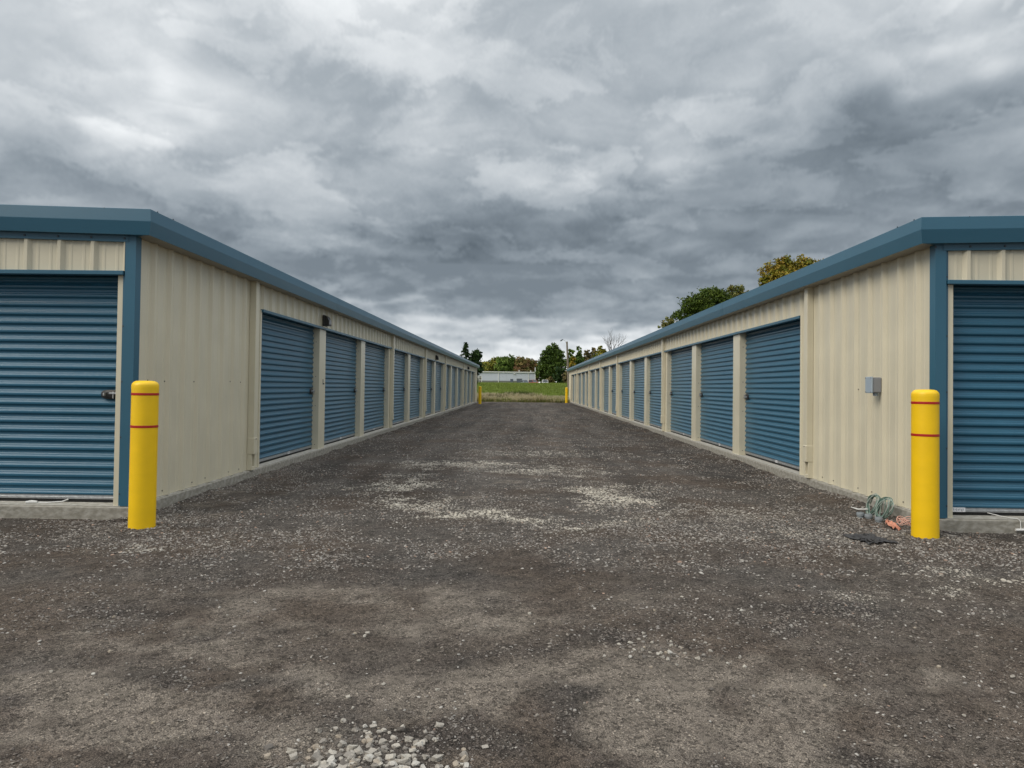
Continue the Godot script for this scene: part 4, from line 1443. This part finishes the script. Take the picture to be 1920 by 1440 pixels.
func limbs_mesh(seed_: int, h: float, r0: float, lobes: Array, fork := 0.45) -> ArrayMesh:
	var r := RandomNumberGenerator.new(); r.seed = seed_
	var mb := MB.new()
	var top := Vector3(r.randf_range(-0.2, 0.2), h, r.randf_range(-0.2, 0.2))
	mb.tube(PackedVector3Array([Vector3(0, -0.4, 0), Vector3(0.0, h * 0.25, 0.0), top * 0.6, top]), PackedFloat32Array([r0 * 1.25, r0, r0 * 0.65, r0 * 0.2]), 8)
	for l in lobes:
		for k in 3:
			var start := top * r.randf_range(fork, 0.8)
			var end: Vector3 = l[0] + Vector3(r.randfn(), r.randfn(), r.randfn()) * 0.35 * l[1]
			var mid := start.lerp(end, 0.5) + Vector3(0, 0.1 * h * r.randf_range(-0.3, 0.6), 0)
			mb.tube(PackedVector3Array([start, mid, end]), PackedFloat32Array([r0 * 0.35, r0 * 0.22, r0 * 0.08]), 5)
	return mb.mesh()

func tree(called: String, label: String, at: Vector3, h: float, r0: float, lobes: Array, leaves: int, size: float, cols: Array, seed_: int, group := "trees beyond the lane and behind the storage rows") -> void:
	var o := base(called, at)
	tag(o, label, "tree", group)
	put(limbs_mesh(seed_, h, r0, lobes), "trunk", M.bark, o)
	put(crown_mesh(seed_ + 1, lobes, leaves, size, cols), "crown", M.leaves, o)

func conifer(label: String, at: Vector3, h: float, rad: float, cols: Array, seed_: int) -> void:
	var o := base("spruce_tree", at)
	tag(o, label, "tree", "trees beyond the lane and behind the storage rows")
	var r := RandomNumberGenerator.new(); r.seed = seed_
	var mb := MB.new()
	mb.tube(PackedVector3Array([Vector3(0, -0.4, 0), Vector3(0, h * 0.5, 0), Vector3(0, h * 0.98, 0)]), PackedFloat32Array([0.22, 0.13, 0.02]), 8)
	put(mb.mesh(), "trunk", M.bark, o)
	mb = MB.new(); mb.use_col = true
	var tiers := 26
	for t in tiers:
		var f := t / float(tiers - 1)
		var y := h * (0.10 + 0.88 * f)
		var br := rad * pow(1.0 - f, 0.85) + 0.12
		var nb := 5 + int(8 * (1.0 - f))
		for k in nb:
			var a := r.randf() * TAU
			var ln := br * r.randf_range(0.65, 1.1)
			for q in 26:
				var s := pow(r.randf(), 0.7)
				var p := Vector3(cos(a) * ln * s, y - s * ln * 0.22 + r.randfn() * 0.05, sin(a) * ln * s) + Vector3(r.randfn(), r.randfn() * 0.5, r.randfn()) * 0.13
				var nn := Vector3(r.randfn(), 0.8 + r.randfn() * 0.5, r.randfn()).normalized()
				var sd := nn.cross(Vector3(r.randfn(), r.randfn(), r.randfn())).normalized()
				var tt := nn.cross(sd)
				var z := 0.36 * r.randf_range(0.6, 1.2)
				var c: Color = cols[r.randi() % cols.size()]
				var g := r.randf_range(0.75, 1.25)
				mb.col = Color(c.r * g, c.g * g, c.b * g)
				var k0 := mb.vert(p - sd * z * 0.6, nn)
				mb.vert(p + tt * z * 0.2, nn); mb.vert(p + sd * z * 0.6, nn); mb.vert(p - tt * z * 0.2, nn)
				mb.tri_i(k0, k0 + 1, k0 + 2, nn); mb.tri_i(k0, k0 + 2, k0 + 3, nn)
	put(mb.mesh(), "crown", M.leaves, o)

func branch(mb: MB, r: RandomNumberGenerator, p: Vector3, d: Vector3, ln: float, rad: float, level: int) -> void:
	var mid := p + d * ln * 0.5 + Vector3(r.randfn(), r.randfn(), r.randfn()) * ln * 0.03
	var e := p + d * ln + Vector3(0, ln * 0.06, 0)
	mb.tube(PackedVector3Array([p, mid, e]), PackedFloat32Array([rad, rad * 0.8, rad * 0.55]), 6 if level < 2 else 4, false)
	if level >= 5: return
	var kids := 3 if level < 3 else 2
	for k in kids:
		var side := Vector3(r.randfn(), r.randfn() * 0.3, r.randfn()).normalized()
		var nd := (d + side * r.randf_range(0.28, 0.55) + Vector3.UP * 0.16).normalized()
		var st := p.lerp(e, r.randf_range(0.45, 1.0)) if k > 0 else e
		branch(mb, r, st, nd, ln * r.randf_range(0.62, 0.85), rad * (0.6 if k == 0 else 0.45), level + 1)

func pt(px: float, py: float, d: float) -> Vector3:
	# a far point by its bearing from the camera's place: degrees would do as well
	return Vector3((px - 985.0) * d / 1304.7, 1.236 + (725.0 + (px - 985.0) * 0.0127 - py) * d / 1304.7, -d)

func lobe(px: float, py: float, rx: float, ry: float, d: float, o: Vector3, dz := 0.0) -> Array:
	var k := d / 1304.7
	return [pt(px, py, d) - o + Vector3(0, 0, dz), Vector3(rx * k, ry * k, rx * k * 0.9)]

func make_trees() -> void:
	var green := [Color(0.065, 0.105, 0.018), Color(0.085, 0.125, 0.022), Color(0.055, 0.090, 0.018)]
	var dark := [Color(0.026, 0.050, 0.014), Color(0.036, 0.064, 0.018), Color(0.028, 0.054, 0.020)]
	var olive := [Color(0.170, 0.170, 0.028), Color(0.205, 0.180, 0.030), Color(0.125, 0.145, 0.026)]
	var gold := [Color(0.24, 0.17, 0.025), Color(0.17, 0.16, 0.025), Color(0.13, 0.14, 0.025)]
	var rust := [Color(0.140, 0.105, 0.040), Color(0.140, 0.084, 0.040), Color(0.115, 0.112, 0.032)]
	var brown := [Color(0.150, 0.120, 0.055), Color(0.125, 0.115, 0.040), Color(0.110, 0.095, 0.050)]
	# behind the left row's far end
	var d := 140.0
	var o := pt(873, 0, d); o.y = 1.0
	conifer("dark pointed spruce rising behind the left row's far end", o, pt(873, 641, d).y - 1.0, 2.9, dark, 41)
	o = pt(893, 0, 142.0); o.y = 1.0
	tree("maple_tree", "dark leafy tree close beside the pointed spruce", o, 6.0, 0.2, [lobe(891, 668, 11, 12, 142, o), lobe(897, 664, 7, 7, 142, o), lobe(887, 682, 12, 14, 142, o), lobe(898, 690, 9, 14, 142, o)], 5200, 0.42, dark, 43)
	# tree line behind the warehouse
	var rows := [
		[905, 692, 12, 20, olive, "yellow-green tree just above the warehouse's left end"], [917, 688, 11, 16, olive, "low olive tree left of the green tree line's rise"], [930, 683, 12, 18, olive, "olive tree on the left slope of the tree line"],
		[944, 680, 13, 18, green, "green domed tree above the warehouse's middle"], [957, 679, 11, 17, green, "dark green tree right of the domed one in the tree line"], [968, 684, 10, 16, green, "green tree with a ragged top left of the rust coloured ones"],
		[977, 681, 11, 15, rust, "rust coloured tree near the middle of the tree line"], [989, 682, 10, 14, rust, "rust tree just left of the dark reddish one"], [1000, 684, 9, 14, rust, "dark reddish tree beside the big green tree"],
		[985, 699, 14, 9, brown, "low tan bush row tree above the warehouse roof"], [950, 702, 18, 9, dark, "dark low tree directly behind the warehouse roof"]]
	var k := 0
	for q in rows:
		d = 252.0 + (k % 3) * 7.0
		o = pt(q[0], 0, d); o.y = 1.8
		var py: float = q[1]
		tree("broadleaf_tree", q[5], o, maxf(3.0, pt(q[0], py, d).y - 1.8), 0.2, [lobe(q[0], py, q[2], q[3] * 0.8, d, o), lobe(q[0] - q[2] * 0.5, py + q[3] * 0.7, q[2] * 0.8, q[3] * 0.75, d, o, 0.8), lobe(q[0] + q[2] * 0.5, py + q[3] * 0.8, q[2] * 0.8, q[3] * 0.75, d, o, -0.8), lobe(q[0] + 2, py + q[3] * 1.5, q[2], q[3], d, o), lobe(q[0] - 2, 712, q[2], 8, d, o)], 6000, 0.72, q[4], 60 + k * 3)
		k += 1
	# the big tree
	d = 225.0
	o = pt(1035, 0, d); o.y = 1.9
	tree("oak_tree", "tall broad dark green tree left of the utility pole", o, 11.0, 0.45, [lobe(1036, 656, 13, 13, d, o), lobe(1026, 668, 13, 14, d, o), lobe(1046, 668, 13, 14, d, o), lobe(1019, 686, 13, 14, d, o), lobe(1036, 684, 17, 17, d, o), lobe(1052, 684, 12, 16, d, o), lobe(1012, 702, 9, 12, d, o), lobe(1030, 703, 17, 13, d, o), lobe(1050, 704, 14, 13, d, o), lobe(1022, 714, 12, 7, d, o), lobe(1040, 714, 14, 7, d, o), lobe(1056, 714, 10, 8, d, o)], 21000, 0.56, [Color(0.055, 0.090, 0.018), Color(0.070, 0.108, 0.020), Color(0.045, 0.076, 0.018)], 121)
	d = 215.0
	o = pt(1050, 0, d); o.y = 1.9
	tree("pine_tree", "dark drooping evergreen under the big green tree", o, 6.0, 0.25, [lobe(1050, 694, 9, 8, d, o), lobe(1049, 706, 12, 8, d, o), lobe(1055, 700, 8, 10, d, o), lobe(1054, 714, 10, 7, d, o)], 4200, 0.48, dark, 131)
	d = 221.0
	o = pt(1031, 0, d); o.y = 2.0
	tree("rust_bush", "low round rust brown bush behind the white van", o, 1.0, 0.08, [lobe(1031, 712, 8, 6.5, d, o), lobe(1038, 714, 5, 5, d, o), lobe(1026, 715, 5, 4, d, o)], 1500, 0.36, brown, 137)
	# right of the pole
	var right := [[1070, 676, 8, 26, 200.0, green, "green tree directly right of the utility pole"], [1074, 684, 6, 17, 190.0, gold, "golden yellow small tree right of the utility pole"], [1086, 672, 9, 24, 195.0, green, "narrow bright green tree right of the golden one"],
		[1100, 676, 9, 24, 205.0, brown, "thin brownish tree right of the narrow green one"], [1112, 672, 9, 22, 205.0, brown, "brownish tree with fine twigs left of the olive one"], [1127, 668, 12, 20, 180.0, olive, "olive tree left of the bare tree"], [1066, 706, 8, 16, 185.0, brown, "low brown shrub tree beside the right row's far end"]]
	for q in right:
		d = q[4]
		o = pt(q[0], 0, d); o.y = 1.6
		tree("roadside_tree", q[6], o, maxf(3.0, pt(q[0], q[1], d).y - 1.6), 0.18, [lobe(q[0], q[1] - q[3] * 0.45, q[2] * 0.7, q[3] * 0.55, d, o), lobe(q[0] - 1, q[1] + q[3] * 0.15, q[2], q[3] * 0.6, d, o), lobe(q[0] + 2, q[1] + q[3] * 0.9, q[2], q[3] * 0.8, d, o), lobe(q[0], 708, q[2] * 1.1, 13, d, o)], 5200, 0.55, q[5], 160 + k * 3)
		k += 1
	# undergrowth that closes the foot of the tree line
	var under: Array = []
	for j in 46:
		var px := 760.0 + j * 10.5
		under.append(lobe(px, 709.0 + 4.0 * sin(j * 2.1), 9.0, 7.0 + 2.5 * sin(j * 1.3), 285.0, Vector3.ZERO))
	var ug := put(crown_mesh(77, under, 16000, 0.9, dark), "undergrowth", M.leaves)
	tag(ug, "dark undergrowth along the foot of the tree line", "undergrowth", "", "stuff")
	# bare tree
	d = 150.0
	o = pt(1147, 0, d); o.y = 0.8
	var bare := base("bare_tree", o)
	tag(bare, "leafless tree with fine upright twigs above the right row", "tree", "trees beyond the lane and behind the storage rows")
	var mb := MB.new()
	var r := RandomNumberGenerator.new(); r.seed = 5
	var top := pt(1147, 656, d).y - 0.8
	mb.tube(PackedVector3Array([Vector3(0, -0.4, 0), Vector3(0.05, top * 0.5, 0), Vector3(0, top, 0)]), PackedFloat32Array([0.26, 0.22, 0.18]), 8)
	put(mb.mesh(), "trunk", M.bark, bare)
	mb = MB.new()
	for q in 7:
		var a := TAU * q / 7.0 + r.randf_range(-0.3, 0.3)
		var sp := r.randf_range(0.25, 0.85)
		branch(mb, r, Vector3(0, top * r.randf_range(0.8, 1.0), 0), Vector3(cos(a) * sp, 1.0, sin(a) * sp).normalized(), r.randf_range(1.3, 1.8), 0.085, 1)
	put(mb.mesh(), "branches", M.bark, bare)
	# behind the right row
	d = 105.0
	o = pt(1318, 0, d); o.y = 0.4
	tree("umbrella_tree", "dark green spreading tree behind the right row, sky under its crown", o, 11.5, 0.3, [lobe(1328, 560, 30, 20, d, o), lobe(1300, 572, 27, 20, d, o), lobe(1352, 562, 22, 18, d, o), lobe(1278, 592, 20, 14, d, o), lobe(1325, 582, 34, 16, d, o)], 15000, 0.32, [Color(0.055, 0.085, 0.014), Color(0.070, 0.100, 0.016), Color(0.044, 0.070, 0.014)], 301)
	o = pt(1251, 0, 112.0); o.y = 0.4
	tree("aspen_tree", "small sparse olive tree left of the spreading dark green one", o, 8.5, 0.15, [lobe(1252, 603, 12, 10, 112, o), lobe(1243, 612, 9, 9, 112, o), lobe(1262, 610, 9, 10, 112, o)], 1300, 0.32, [Color(0.125, 0.135, 0.040), Color(0.170, 0.155, 0.055)], 311)
	o = pt(1382, 0, 108.0); o.y = 0.4
	tree("aspen_tree", "pale sparse tree between the dark spreading and the golden trees", o, 12.0, 0.15, [lobe(1372, 546, 12, 14, 108, o), lobe(1392, 546, 11, 12, 108, o), lobe(1380, 562, 18, 16, 108, o)], 2600, 0.32, [Color(0.130, 0.150, 0.045), Color(0.185, 0.185, 0.065), Color(0.155, 0.145, 0.040)], 321)
	d = 92.0
	o = pt(1480, 0, d); o.y = 0.3
	tree("poplar_tree", "large golden green tree highest behind the right row's roof", o, 15.5, 0.35, [lobe(1443, 520, 22, 28, d, o), lobe(1465, 506, 22, 26, d, o), lobe(1500, 504, 24, 24, d, o), lobe(1522, 512, 22, 24, d, o), lobe(1428, 535, 14, 20, d, o), lobe(1480, 540, 50, 34, d, o)], 20000, 0.32, [Color(0.165, 0.145, 0.018), Color(0.195, 0.155, 0.020), Color(0.115, 0.125, 0.018), Color(0.215, 0.150, 0.026)], 331)

func make_pole() -> void:
	var d := 110.0
	var foot := pt(1067, 0, d); foot.y = 0.5
	var o := base("utility_pole", foot)
	tag(o, "weathered wooden utility pole carrying a street lamp", "pole")
	var top := pt(1062.5, 640, d) - foot
	var mb := MB.new()
	mb.tube(PackedVector3Array([Vector3(0, -0.6, 0), top * 0.5, top]), PackedFloat32Array([0.19, 0.165, 0.13]), 12)
	put(mb.mesh(), "post", M.weathered_wood, o)
	mb = MB.new()
	var e := pt(1054, 636.5, d) - foot
	mb.tube(PackedVector3Array([top + Vector3(0, -0.5, 0), top + Vector3(-0.15, -0.2, 0), top + Vector3(-0.35, 0.15, 0.05), e + Vector3(0.05, 0.02, 0)]), PackedFloat32Array([0.022, 0.022, 0.022, 0.022]), 6)
	put(mb.mesh(), "arm", M.galvanised_steel, o)
	mb = MB.new()
	mb.tube(PackedVector3Array([e + Vector3(0.12, 0.06, 0), e + Vector3(0.0, 0.0, 0), e + Vector3(-0.22, -0.13, 0), e + Vector3(-0.36, -0.22, 0)]), PackedFloat32Array([0.05, 0.09, 0.10, 0.05]), 10)
	put(mb.mesh(), "lamp_head", M.slate_door, o)
	mb = MB.new()
	mb.cbox(e + Vector3(-0.28, -0.25, -0.05), e + Vector3(-0.08, -0.19, 0.05), 0.015)
	put(mb.mesh(), "lamp_glass", M.lamp_glass, o)

func make_warehouse() -> void:
	var d := 232.0
	var k := d / 1304.7
	var yb := 1.4
	var x0 := pt(780, 0, d).x; var x1 := pt(1004.6, 0, d).x
	var ytop := pt(950, 698.0, d).y
	var ybase := pt(950, 713.6, d).y
	var o := base("warehouse", Vector3(0, 0, -d))
	tag(o, "long pale blue-grey metal warehouse below the tree line", "warehouse")
	var mb := MB.new()
	mb.box(Vector3(x0, ybase, -18), Vector3(x1, ytop, 0))
	put(mb.mesh(), "wall", M.warehouse_siding, o)
	mb = MB.new()
	mb.box(Vector3(x0 + 0.02, yb - 1.0, -17.9), Vector3(x1 - 0.02, ybase, 0.03))
	put(mb.mesh(), "base_wall", M.warehouse_base, o)
	mb = MB.new()
	mb.box(Vector3(x0 - 0.2, ytop, -18.2), Vector3(x1 + 0.3, ytop + 0.30, 0.35))
	put(mb.mesh(), "roof_edge", M.warehouse_roof, o)
	# siding panels proud of the wall, between flashings
	var step := 2.4
	var xx := x1 - 0.06
	while xx > x0 + 26.0:
		mb = MB.new()
		mb.box(Vector3(xx - step + 0.03, ybase + 0.03, 0.002), Vector3(xx, ytop - 0.16, 0.05))
		put(mb.mesh(), "siding_panel", M.warehouse_siding, o)
		xx -= step
	for px in [935, 991.5, 1004.0]:
		mb = MB.new()
		var x := pt(px, 0, d).x
		mb.box(Vector3(x - 0.09, yb, 0.06), Vector3(x + 0.09, ytop, 0.2))
		put(mb.mesh(), "downspout", M.white_paint, o)
	mb = MB.new()
	mb.box(Vector3(pt(957.2, 0, d).x, yb - 0.5, 0.055), Vector3(pt(962.4, 0, d).x, pt(960, 710.0, d).y, 0.12))
	put(mb.mesh(), "door", M.slate_door, o)
	mb = MB.new()
	mb.box(Vector3(pt(969.2, 0, d).x, yb - 0.5, 0.055), Vector3(pt(979, 0, d).x, pt(975, 710.2, d).y, 0.12))
	var od := put(mb.mesh(), "overhead_door", M.slate_door, o)
	mb = MB.new()
	mb.box(Vector3(pt(968.9, 0, d).x, pt(975, 710.2, d).y + 0.01, 0.055), Vector3(pt(979.3, 0, d).x, pt(975, 709.4, d).y, 0.16))
	put(mb.mesh(), "lintel", M.warehouse_base, od)
	for px in [965.0, 896.5]:
		mb = MB.new()
		var c := pt(px, 700.4, d)
		mb.cbox(Vector3(c.x - 0.26, c.y - 0.14, 0.05), Vector3(c.x + 0.26, c.y + 0.12, 0.40), 0.06)
		put(mb.mesh(), "wall_pack_light", M.white_paint, o)
	for q in [[973.5, 693.0, 0.10], [995.5, 694.0, 0.10], [1003.8, 688.2, 0.13]]:
		mb = MB.new()
		var c := pt(q[0], q[1], d)
		mb.tube(PackedVector3Array([Vector3(c.x, ytop + 0.2, -1.0), Vector3(c.x, c.y, -1.0)]), PackedFloat32Array([q[2], q[2]]), 8)
		put(mb.mesh(), "vent_pipe", M.warehouse_roof, o)
	# white rack with dark bays, left of the warehouse's near corner
	d = 205.0
	var ro := base("storage_rack", Vector3(0, 0, -d))
	tag(ro, "white framed rack with rows of dark openings before the warehouse", "rack")
	var rx0 := pt(888, 0, d).x; var rx1 := pt(903.8, 0, d).x
	var ry1 := pt(900, 704.8, d).y; var ry0 := 2.0
	for j in 6:
		mb = MB.new()
		var y := lerpf(ry1, pt(900, 719.5, d).y, j / 5.0)
		mb.box(Vector3(rx0, y - 0.07, -0.5), Vector3(rx1, y + 0.07, 0.0))
		put(mb.mesh(), "shelf", M.white_paint, ro)
	for px in [888.5, 893.5, 898.3, 903.4]:
		mb = MB.new()
		var x := pt(px, 0, d).x
		mb.box(Vector3(x - 0.06, ry0 - 0.5, 0.005), Vector3(x + 0.06, ry1 + 0.05, 0.08))
		put(mb.mesh(), "upright", M.white_paint, ro)
	mb = MB.new()
	mb.box(Vector3(rx0 + 0.05, ry0 - 0.4, -0.56), Vector3(rx1 - 0.05, ry1 - 0.02, -0.51))
	put(mb.mesh(), "back_panel", M.black_plastic, ro)

# vehicle facing +z before turning; outline of half the side, swept with a narrower roof
func vehicle(called: String, label: String, category: String, at: Vector3, turn: float, paint: Material, lng: float, w: float, h: float, van: bool) -> void:
	var o := base(called, at, turn)
	tag(o, label, category, "vehicles parked beyond the meadow")
	var hw := w * 0.5
	var belt := h * 0.56
	var sill := 0.30
	# body: lower shell with rounded nose, as stations along z
	var st := [[-0.5, 0.86, 0.80], [-0.48, 0.95, 0.96], [-0.30, 1.0, 1.0], [0.10, 1.0, 1.0], [0.30, 0.99, 0.97 if van else 0.92], [0.44, 0.95, 0.90 if van else 0.80], [0.5, 0.84, 0.72 if van else 0.62]]
	var mb := MB.new()
	var rings := []
	for s in st:
		var z: float = s[0] * lng
		var ww: float = hw * s[1]
		var top: float = sill + (belt - sill) * s[2]
		rings.append([Vector3(-ww * 0.92, sill, z), Vector3(-ww, sill + 0.18, z), Vector3(-ww, top - 0.12, z), Vector3(-ww * 0.9, top, z), Vector3(ww * 0.9, top, z), Vector3(ww, top - 0.12, z), Vector3(ww, sill + 0.18, z), Vector3(ww * 0.92, sill, z)])
	for j in rings.size() - 1:
		for q in 8:
			var a: Vector3 = rings[j][q]; var b: Vector3 = rings[j][(q + 1) % 8]; var c: Vector3 = rings[j + 1][(q + 1) % 8]; var e: Vector3 = rings[j + 1][q]
			mb.quad(a, b, c, e, (a + b + c + e) * 0.25 - Vector3(0, (sill + belt) * 0.5, (a.z + e.z) * 0.5))
	for e2 in [0, rings.size() - 1]:
		for q in range(1, 7):
			mb.tri(rings[e2][0], rings[e2][q], rings[e2][q + 1], Vector3(0, 0, -1 if e2 == 0 else 1))
	put(mb.mesh(), "body", paint, o)
	# cabin: glass house under a painted roof
	var zr0 := -0.47 if van else -0.40
	var zr1 := 0.16 if van else 0.04
	var zf := 0.30 if van else 0.24
	var zb := -0.49 if van else -0.47
	var gl := MB.new()
	var lo := [Vector3(-hw * 0.92, belt - 0.02, zb * lng), Vector3(hw * 0.92, belt - 0.02, zb * lng), Vector3(hw * 0.90, belt - 0.02, zf * lng), Vector3(-hw * 0.90, belt - 0.02, zf * lng)]
	var hi := [Vector3(-hw * 0.78, h - 0.06, zr0 * lng), Vector3(hw * 0.78, h - 0.06, zr0 * lng), Vector3(hw * 0.76, h - 0.06, zr1 * lng), Vector3(-hw * 0.76, h - 0.06, zr1 * lng)]
	for q in 4:
		gl.quad(lo[q], lo[(q + 1) % 4], hi[(q + 1) % 4], hi[q], (lo[q] + lo[(q + 1) % 4]) * 0.5 - Vector3(0, belt, -0.1 * lng) )
	put(gl.mesh(), "windows", M.car_glass, o)
	mb = MB.new()
	mb.cbox(Vector3(-hw * 0.80, h - 0.075, zr0 * lng - 0.03), Vector3(hw * 0.80, h, zr1 * lng + 0.05), 0.03)
	put(mb.mesh(), "roof", paint, o)
	mb = MB.new()
	for q in 4:
		mb.tube(PackedVector3Array([lo[q], hi[q]]), PackedFloat32Array([0.05, 0.045]), 6)
	put(mb.mesh(), "roof_pillars", paint, o)
	for sx in [-1.0, 1.0]:
		for sz in [-0.31, 0.31]:
			mb = MB.new()
			mb.tube(PackedVector3Array([Vector3(sx * (hw - 0.22), 0.33, sz * lng), Vector3(sx * (hw + 0.01), 0.33, sz * lng)]), PackedFloat32Array([0.33, 0.33]), 18)
			var wh := put(mb.mesh(), "wheel", M.tyre, o)
			mb = MB.new()
			mb.tube(PackedVector3Array([Vector3(sx * (hw + 0.005), 0.33, sz * lng), Vector3(sx * (hw + 0.025), 0.33, sz * lng)]), PackedFloat32Array([0.20, 0.18]), 12)
			put(mb.mesh(), "rim", M.galvanised_steel, wh)
		mb = MB.new()
		var ftop: float = sill + (belt - sill) * st[6][2]
		mb.cbox(Vector3(sx * hw * 0.50, ftop - 0.22, 0.485 * lng), Vector3(sx * hw * 0.82, ftop - 0.06, 0.508 * lng), 0.02)
		put(mb.mesh(), "headlight", M.lamp_glass, o)
	mb = MB.new()
	mb.cbox(Vector3(-hw * 0.44, 0.50, 0.48 * lng), Vector3(hw * 0.44, 0.72, 0.506 * lng), 0.02)
	put(mb.mesh(), "grille", M.tyre, o)

# ------------------------------------------------------------------
func _ready() -> void:
	rng.seed = 20240917
	# camera: near level, a touch of roll, lens shifted a little
	var cam := Camera3D.new()
	cam.name = "camera"
	add_child(cam)
	cam.position = Vector3(0, 1.234, 0)
	cam.rotation_order = EULER_ORDER_YXZ
	cam.rotation = Vector3(0.0163, 0.0189, 0.0128)
	cam.projection = Camera3D.PROJECTION_FRUSTUM
	cam.near = 0.1
	cam.far = 3000.0
	cam.size = 0.1 * 1440.0 / 1304.7
	cam.frustum_offset = Vector2(0, -16.1 / 1304.7 * 0.1)
	cam.current = true
	# sky and air
	var env := Environment.new()
	env.background_mode = Environment.BG_SKY
	var sky := Sky.new()
	var pano := PanoramaSkyMaterial.new()
	pano.panorama = make_sky()
	sky.sky_material = pano
	env.sky = sky
	env.background_energy_multiplier = 1.0
	env.tonemap_mode = Environment.TONE_MAPPER_LINEAR
	env.tonemap_exposure = 1.36
	env.sdfgi_enabled = true
	env.ssao_enabled = true
	env.ssil_enabled = true
	var we := WorldEnvironment.new()
	we.name = "world_environment"
	we.environment = env
	add_child(we)
	# the sun, spread wide by the cloud: behind the camera's left shoulder
	var sun := DirectionalLight3D.new()
	sun.name = "sun"
	sun.light_color = Color(1.0, 0.96, 0.90)
	sun.light_energy = 0.42
	sun.light_angular_distance = 32.0
	sun.shadow_enabled = true
	add_child(sun)
	sun.look_at_from_position(Vector3(-0.66, 0.62, 0.42), Vector3.ZERO)
	print("sky done ", Time.get_ticks_msec())
	make_materials()
	# the setting
	make_ground()
	print("ground ", Time.get_ticks_msec())
	make_field()
	# buildings
	build_storage(-1.0, 3.554, -6.219, 15, 44.6, [1, 4, 6, 8, 11], "left row of cream storage units with blue doors and blue fascia")
	build_storage(1.0, 3.675, -6.281, 17, 51.6, [1, 4, 7, 9, 11, 14], "right row of cream storage units with blue doors and blue fascia")
	make_warehouse()
	print("buildings ", Time.get_ticks_msec())
	make_trees()
	make_pole()
	print("trees ", Time.get_ticks_msec())
	vehicle("parked_car", "silver blue car parked before the warehouse's dark overhead door", "car", Vector3(pt(984.5, 0, 214).x, 1.75, -214), 0.35, M.car_silver, 4.4, 1.80, 1.60, false)
	vehicle("parked_car", "red car parked at the warehouse's right end", "car", Vector3(pt(1001.5, 0, 216).x, 1.85, -216), 0.5, M.car_red, 4.3, 1.78, 1.62, false)
	vehicle("parked_van", "white van facing the lane, right of the red car", "van", Vector3(pt(1022.5, 0, 212).x, 1.65, -212), 0.05, M.car_white, 4.8, 1.85, 1.85, true)
	# objects
	bollard(Vector3(-3.175, -0.0, -5.755), 1.245, Vector2(-0.004, 0.0), "yellow bollard with red stripes at the left row's front corner", M.red_tape)
	bollard(Vector3(3.363, -0.0, -5.908), 1.255, Vector2(0.003, 0.0), "yellow bollard with red stripes at the right row's front corner", M.red_tape)
	bollard(Vector3(-3.157, -0.01, -48.8), 1.24, Vector2(0, 0), "yellow bollard at the left row's far end", M.orange_tape)
	bollard(Vector3(3.33, -0.01, -55.8), 1.24, Vector2(0, 0), "yellow bollard at the right row's far end", M.orange_tape)
	make_small_things()
	make_gravel()
	make_stones()
	print("gravel ", Time.get_ticks_msec())
	make_grass()
	print("end ", Time.get_ticks_msec())
